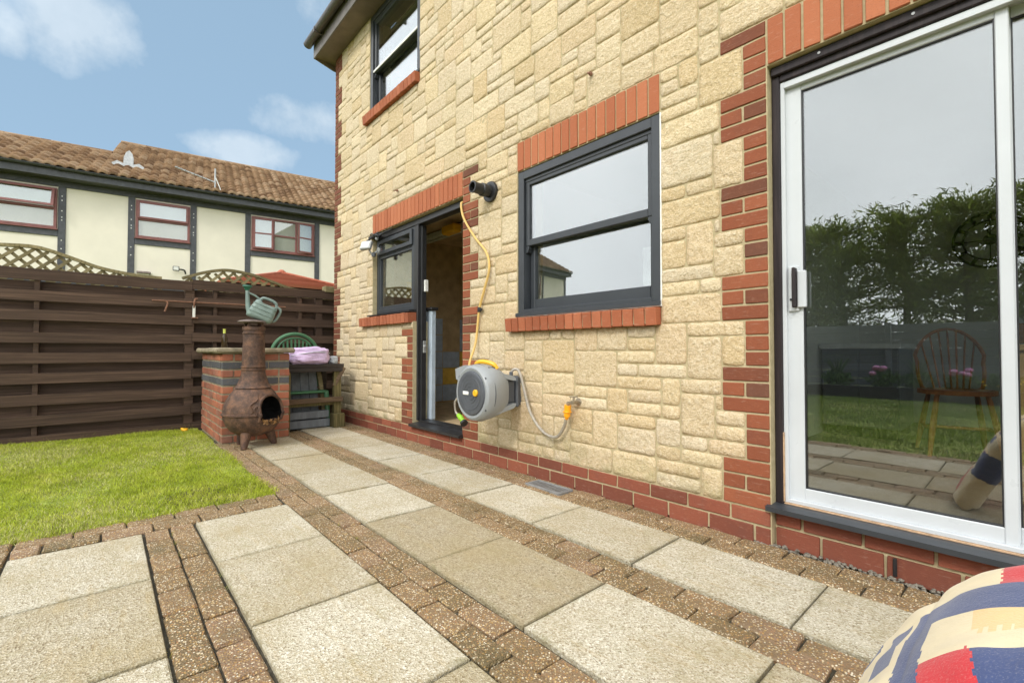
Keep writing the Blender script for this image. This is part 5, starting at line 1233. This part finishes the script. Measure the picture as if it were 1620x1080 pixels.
# pantiles: rolls and lapped courses as real relief
TP = R(30)
def pantiles(s0, s1, o1, name):
    o0 = -.43; gauge = .30; L = (o1 - o0) / math.cos(TP); nc = int(round(L / gauge)); pitch = .19; seg = 7; nw = int(round((s1 - s0) / pitch)); cols = nw * seg + 1
    s_ = np.linspace(s0, s1, cols); ph = (np.arange(cols) % seg) / seg; roll = .044 * np.sin(np.pi * ph) ** 1.0 + .008 * np.sin(2 * np.pi * ph)
    V = []; F = []
    for c in range(nc):
        tile = np.floor(np.arange(cols) / seg); jit = np.sin(tile * 12.9 + c * 78.2) * .006
        for e, (d, lift) in enumerate(((c * L / nc, .066), ((c + 1.12) * L / nc, .004))):
            d = min(d, L); dd = d - (jit if e == 0 else 0)
            V.append(np.stack([s_, o0 + dd * math.cos(TP) - (roll + lift) * math.sin(TP), 5.13 + dd * math.sin(TP) + (roll + lift) * math.cos(TP)], 1))
        V.append(V[-2] - np.array([0, -math.sin(TP) * .07, math.cos(TP) * .07]))
        b = c * 3 * cols; i = np.arange(cols - 1)
        F.append(np.stack([b + i, b + i + 1, b + cols + i + 1, b + cols + i], 1)); F.append(np.stack([b + 2 * cols + i, b + 2 * cols + i + 1, b + i + 1, b + i], 1))
    me = np_mesh(name, np.concatenate(V), np.concatenate(F).ravel(), 4, [MAT['tile']], True)
    return tag(link(name, me, (0, 0, 0), nb), kind='stuff'), 5.13 + L * math.sin(TP)
def roofbody(s0, s1, o1):
    z1 = 5.13 + (o1 + .43) * math.tan(TP); MB().prism([(-.40, 5.115), (o1, z1 - .012), (o1 * 2 + .4, 5.115)], s0, s1, 'yz').build('roof', MAT['tile'], nb)
    rm = MB(); s_ = s0
    while s_ < s1 - .05:
        e = min(s_ + .45, s1); rm.prism([(o1 + .11 * math.cos(math.pi * k / 6), z1 - .02 + .105 * math.sin(math.pi * k / 6) + .004 * random.random()) for k in range(7)], s_ + .003, e, 'yz'); s_ = e
    rm.build('ridge_tiles', MAT['tile'], nb)
roofbody(S0, 1.72, 1.62); roofbody(1.725, S1, 3.12); pantiles(S0, 1.725, 1.62, 'roof_tiles'); pantiles(1.725, S1, 3.12, 'roof_tiles')
MB().prism([(1.55, 6.30), (3.12, 7.20), (3.12, 7.16), (1.55, 6.22)], 1.69, 1.724, 'yz').build('verge', MAT['tile'], nb)
def zr(o): return 5.15 + (o + .43) * math.tan(TP)
# grey-white roof cowl with lead wings, aerial, lamp and vent box: things of their own
NBT = []
cw = thing('roof_cowl', 'pale roof vent cowl with lead wings on the pantiles', 'vent', (0, 0, 0)); NBT.append(cw)
zc = zr(.45)
MB().prism([(-.10, 0), (.10, 0), (.105, .22), (.08, .34), (.02, .42), (-.05, .36), (-.095, .22)], .40, .46).xform(lambda p: p + Vector((2.19, 0, zc + .02))).build('cowl', MAT['galv'], cw)
for s_ in (-1, 1): MB().prism([(0, -.03), (s_ * .28, -.06), (s_ * .33, .04), (s_ * .22, .12), (s_ * .06, .05)], .36, .44).xform(lambda p: p + Vector((2.19, 0, zc))).build('lead_wing', MAT['galv'], cw)
ae = thing('tv_aerial', 'white television aerial on a short mast above the gutter', 'aerial', (0, 0, 0)); NBT.append(ae)
MB().tube([(4.08, -.30, 4.95), (4.08, -.30, 5.80)], .02, 10).build('mast', MAT['galv'], ae, True); MB().tube([(4.10, -.30, 5.42), (3.2, -.30, 5.66)], .02, 8).build('boom', MAT['galv'], ae, True)
for k in range(9): MB().tube([(3.25 + k * .09, -.42, 5.645 - k * .024), (3.25 + k * .09, -.18, 5.645 - k * .024)], .006, 5).build('element', MAT['galv'], ae)
MB().tube(curve([(4.08, -.30, 5.10), (4.25, -.32, 5.05), (4.48, -.34, 5.12), (4.54, -.36, 5.20)], 5), .022, 8).build('stay', MAT['whiteplastic'], ae, True); MB().tube(curve([(4.09, -.31, 5.55), (4.17, -.31, 5.35), (4.22, -.31, 5.2)], 5), .012, 6).build('cable', MAT['whiteplastic'], ae, True)
sl_ = thing('wall_lamp', 'small black floodlight on the cream neighbour wall', 'lamp', (0, 0, 0)); NBT.append(sl_)
MB().box(3.18, 3.32, -.20, -.13, 2.98, 3.10, .01).build('head', MAT['black'], sl_); MB().box(3.195, 3.305, -.206, -.199, 2.995, 3.085, .002).build('lens', MAT['lens'], sl_); MB().tube(curve([(3.30, -.15, 3.03), (3.42, -.10, 3.02), (3.45, -.03, 2.94)], 5), .02, 8).build('arm', MAT['black'], sl_, True)
vb = thing('wall_vent', 'small pale hooded vent on the neighbour wall', 'vent', (0, 0, 0)); NBT.append(vb)
MB().box(2.44, 2.72, -.13, 0, 2.86, 2.91, .006).build('hood', MAT['ironcap'], vb); MB().box(2.47, 2.69, -.08, 0, 2.66, 2.86, .006).build('duct', MAT['cream'], vb)
for o in [nb] + NBT: o.location = (-15.43, -1.80, 0); o.rotation_euler = (0, 0, R(82.25))

# summerhouse roof beyond the fence
sh = thing('summerhouse', 'small summerhouse with a red shingled hip roof beyond the fence', 'summerhouse', (-9.4, 2.6, 0))
ax, ay, az = -9.5, 2.53, 2.35; ex, ze = 1.15, 1.98; cs_ = [(ax - ex, ay - ex, ze), (ax + ex, ay - ex, ze), (ax + ex, ay + ex, ze), (ax - ex, ay + ex, ze)]
MB().box(ax - 1, ax + 1, ay - 1, ay + 1, 0, ze - .02).build('wall', MAT['oldwood'], sh)
A = Vector((ax, ay, az))
MB().add([tuple(q) for q in cs_] + [tuple(A)], [(0, 1, 4), (1, 2, 4), (2, 3, 4), (3, 0, 4)]).build('roof_deck', MAT['darkwood'], sh)
for i in range(4):
    a, b = Vector(cs_[i]), Vector(cs_[(i + 1) % 4]); nrm = (b - a).cross(A - a).normalized(); nc = 11
    for c in range(nc):
        t0, t1 = c / nc, (c + .64) / nc; t1 = min(t1, .995)
        q = [a.lerp(A, t0), b.lerp(A, t0), b.lerp(A, t1), a.lerp(A, t1)]; up = nrm * .045; lo = nrm * .02
        MB().add([q[0] + up, q[1] + up, q[2] + lo, q[3] + lo, q[0], q[1]], [(0, 1, 2, 3), (4, 5, 1, 0)]).build('shingle_course', MAT['felt'], sh, fix=False)
for i in range(4): MB().obox(Vector(cs_[i]) + Vector((0, 0, .03)), A + Vector((0, 0, .045)), .07, .035, c=.006).build('hip_cap', MAT['felt'], sh)
MB().lathe([(.09, -.03), (.07, .03), (.03, .06)], (ax, ay, az + .03), 10).build('finial', MAT['felt'], sh)

# ================================================================== THE GARDEN BEHIND THE VIEWPOINT (mirrored in the glass)
bd = thing('raised_bed', 'timber-edged flower bed in front of the grey garden fence', 'flower bed', (-.8, -6.6, 0))
MB().box(-5.5, 4.0, -6.20, -6.14, -.02, .22, .006).build('edging_board', MAT['hardwood'], bd); MB().box(-5.5, 4.0, -7.1, -6.205, -.02, .17).build('soil_bed', MAT['soil'], bd)
gf = thing('grey_fence', 'grey boarded fence behind the flower bed', 'fence', (-.8, -7.2, 0))
for k in range(9): MB().box(-7.5, 6.0, -7.215, -7.19, .02 + k * .158, .172 + k * .158, .004).build('board', MAT['gfence'], gf)
for x in (-5.6, -3.8, -2.0, -.2, 1.6, 3.4, 5.2): MB().box(x - .05, x + .05, -7.19, -7.10, 0, 1.48, .006).build('post', MAT['gfence'], gf)
def leafy(c, n, rx, rz, size, mat, name, parent, up=.35):
    rg = np.random.default_rng(int(abs(c[0]) * 977 + abs(c[1]) * 131 + n)); P = rg.normal(0, 1, (n, 3)); P /= np.linalg.norm(P, axis=1)[:, None]; P *= (rg.random(n) ** .4)[:, None]
    P = P * np.array([rx, rx * .8, rz]) + np.array(c); d = rg.normal(0, 1, (n, 3)); d[:, 2] += up; d /= np.linalg.norm(d, axis=1)[:, None]; e = np.cross(d, rg.normal(0, 1, (n, 3))); e /= np.linalg.norm(e, axis=1)[:, None]
    s_ = size * rg.uniform(.6, 1.4, n)[:, None]; V = np.stack([P - d * s_ * .2, P + e * s_ * .28 + d * s_ * .4, P + d * s_, P - e * s_ * .28 + d * s_ * .4], 1).reshape(-1, 3)
    me = np_mesh(name, V, np.arange(len(V)), 4, [MAT[mat]]); return link(name, me, (0, 0, 0), parent)
fls = [(-1.95, 'pink', 'pink flowering plant nearest the left of the mirrored bed'), (-1.45, None, 'tall strappy leaved plant in the mirrored flower bed'), (-.85, 'pink', 'pink flowering plant in the middle of the mirrored bed'), (-.35, 'yellow', 'low yellow flowering plant in the mirrored bed'), (.25, 'yellow', 'yellow flowering plant at the right of the mirrored bed'), (-2.7, None, 'leafy shrub at the left of the mirrored bed'), (.9, 'pink', 'pink flowering plant at the far right of the mirrored bed')]
for x, col, lab in fls:
    p = thing('bed_plant', lab, 'plant', (x, -6.5, .17), 'plants in the mirrored flower bed'); leafy((x, -6.45, .33), 420, .26, .17, .08, 'leaf', 'leaves', p)
    if col == 'pink':
        for k in range(5):
            fx_, fy_, fz_ = x + random.uniform(-.22, .22), -6.35 + random.uniform(-.1, .1), .50 + random.uniform(-.05, .09)
            MB().tube([(fx_, fy_, .2), (fx_, fy_, fz_)], .004, 5).build('stem', MAT['leaf'], p); MB().ball((fx_, fy_, fz_), .062, 9, .7).build('flower_head', MAT['pink'], p, 'all')
    elif col == 'yellow':
        for k in range(12): MB().ball((x + random.uniform(-.28, .28), -6.28 + random.uniform(-.12, .12), .36 + random.uniform(-.06, .08)), .022, 6, .6).build('flower_head', MAT['yellowpetal'], p, 'all')
    else:
        m = MB()
        for k in range(22):
            a = random.uniform(0, 6.28); l_ = random.uniform(.15, .3); m.tube(curve([(x, -6.45, .17), (x + .3 * l_ * math.cos(a), -6.45 + .3 * l_ * math.sin(a), .5), (x + l_ * math.cos(a), -6.45 + l_ * math.sin(a), .75)], 4), [.012 - .0011 * q for q in range(9)], 4)
        m.build('strap_leaves', MAT['leaf'], p, fix=False)
def conifer(x, y, h_, r0, seed, label):
    t = thing('conifer_tree', label, 'tree', (x, y, 0), 'conifers behind the grey fence'); rs = random.Random(seed); lean = rs.uniform(-.25, .25)
    MB().tube([(x, y, -.05), (x + lean * .3, y, h_ * .4), (x + lean, y, h_ * .92)], [.11, .08, .02], 8).build('trunk', MAT['bark'], t, True)
    br = MB(); rg = np.random.default_rng(seed); VV = []
    for k in range(120):
        f = rs.uniform(.06, 1.0) ** .9; z = h_ * f; a = rs.uniform(0, 6.28); L = r0 * (1.12 - f * .62) * rs.uniform(.6, 1.15); rise = rs.uniform(.05, .5) * L
        base = np.array([x + lean * f, y, z]); tip = base + np.array([math.cos(a) * L, math.sin(a) * L, rise]); br.tube([base, (base + tip) / 2 + np.array([0, 0, -.04]), tip], [.022, .014, .004], 4)
        n = 95 if f > .35 else 70; u = rg.random(n) ** .7; P = base + (tip - base) * u[:, None] + rg.normal(0, 1, (n, 3)) * np.array([.15, .15, .10]) * (.6 + .6 * u[:, None])
        d = (tip - base) / np.linalg.norm(tip - base) + rg.normal(0, .55, (n, 3)) + np.array([0, 0, .35]); d /= np.linalg.norm(d, axis=1)[:, None]; e = np.cross(d, rg.normal(0, 1, (n, 3))); e /= np.linalg.norm(e, axis=1)[:, None]
        s_ = rg.uniform(.06, .17, n)[:, None]; VV.append(np.stack([P - d * s_ * .3, P + e * s_ * .16, P + d * s_, P - e * s_ * .16], 1).reshape(-1, 3))
    br.build('branches', MAT['bark'], t, fix=False); V = np.concatenate(VV); link('crown', np_mesh('crown', V, np.arange(len(V)), 4, [MAT['conifer']]), (0, 0, 0), t)
TR = [(-7.6, -10.6, 4.5, 1.7, 'left end'), (-6.0, -9.9, 4.0, 1.5, 'second from the left'), (-4.6, -10.4, 4.3, 1.5, 'third from the left'), (-3.3, -9.9, 4.15, 1.5, 'fourth from the left'), (-2.1, -10.2, 4.25, 1.5, 'middle, left of centre'), (-.95, -10.0, 4.3, 1.5, 'middle, right of centre'), (.15, -9.9, 4.35, 1.6, 'fourth from the right'), (1.4, -10.3, 4.4, 1.6, 'third from the right'), (2.9, -10.0, 4.6, 1.6, 'second from the right'), (4.6, -10.4, 4.7, 1.7, 'right end')]
for k, (x, y, h_, r0, lab) in enumerate(TR): conifer(x, y, h_, r0, 40 + k, 'tall conifer in the row mirrored in the patio glass, ' + lab)
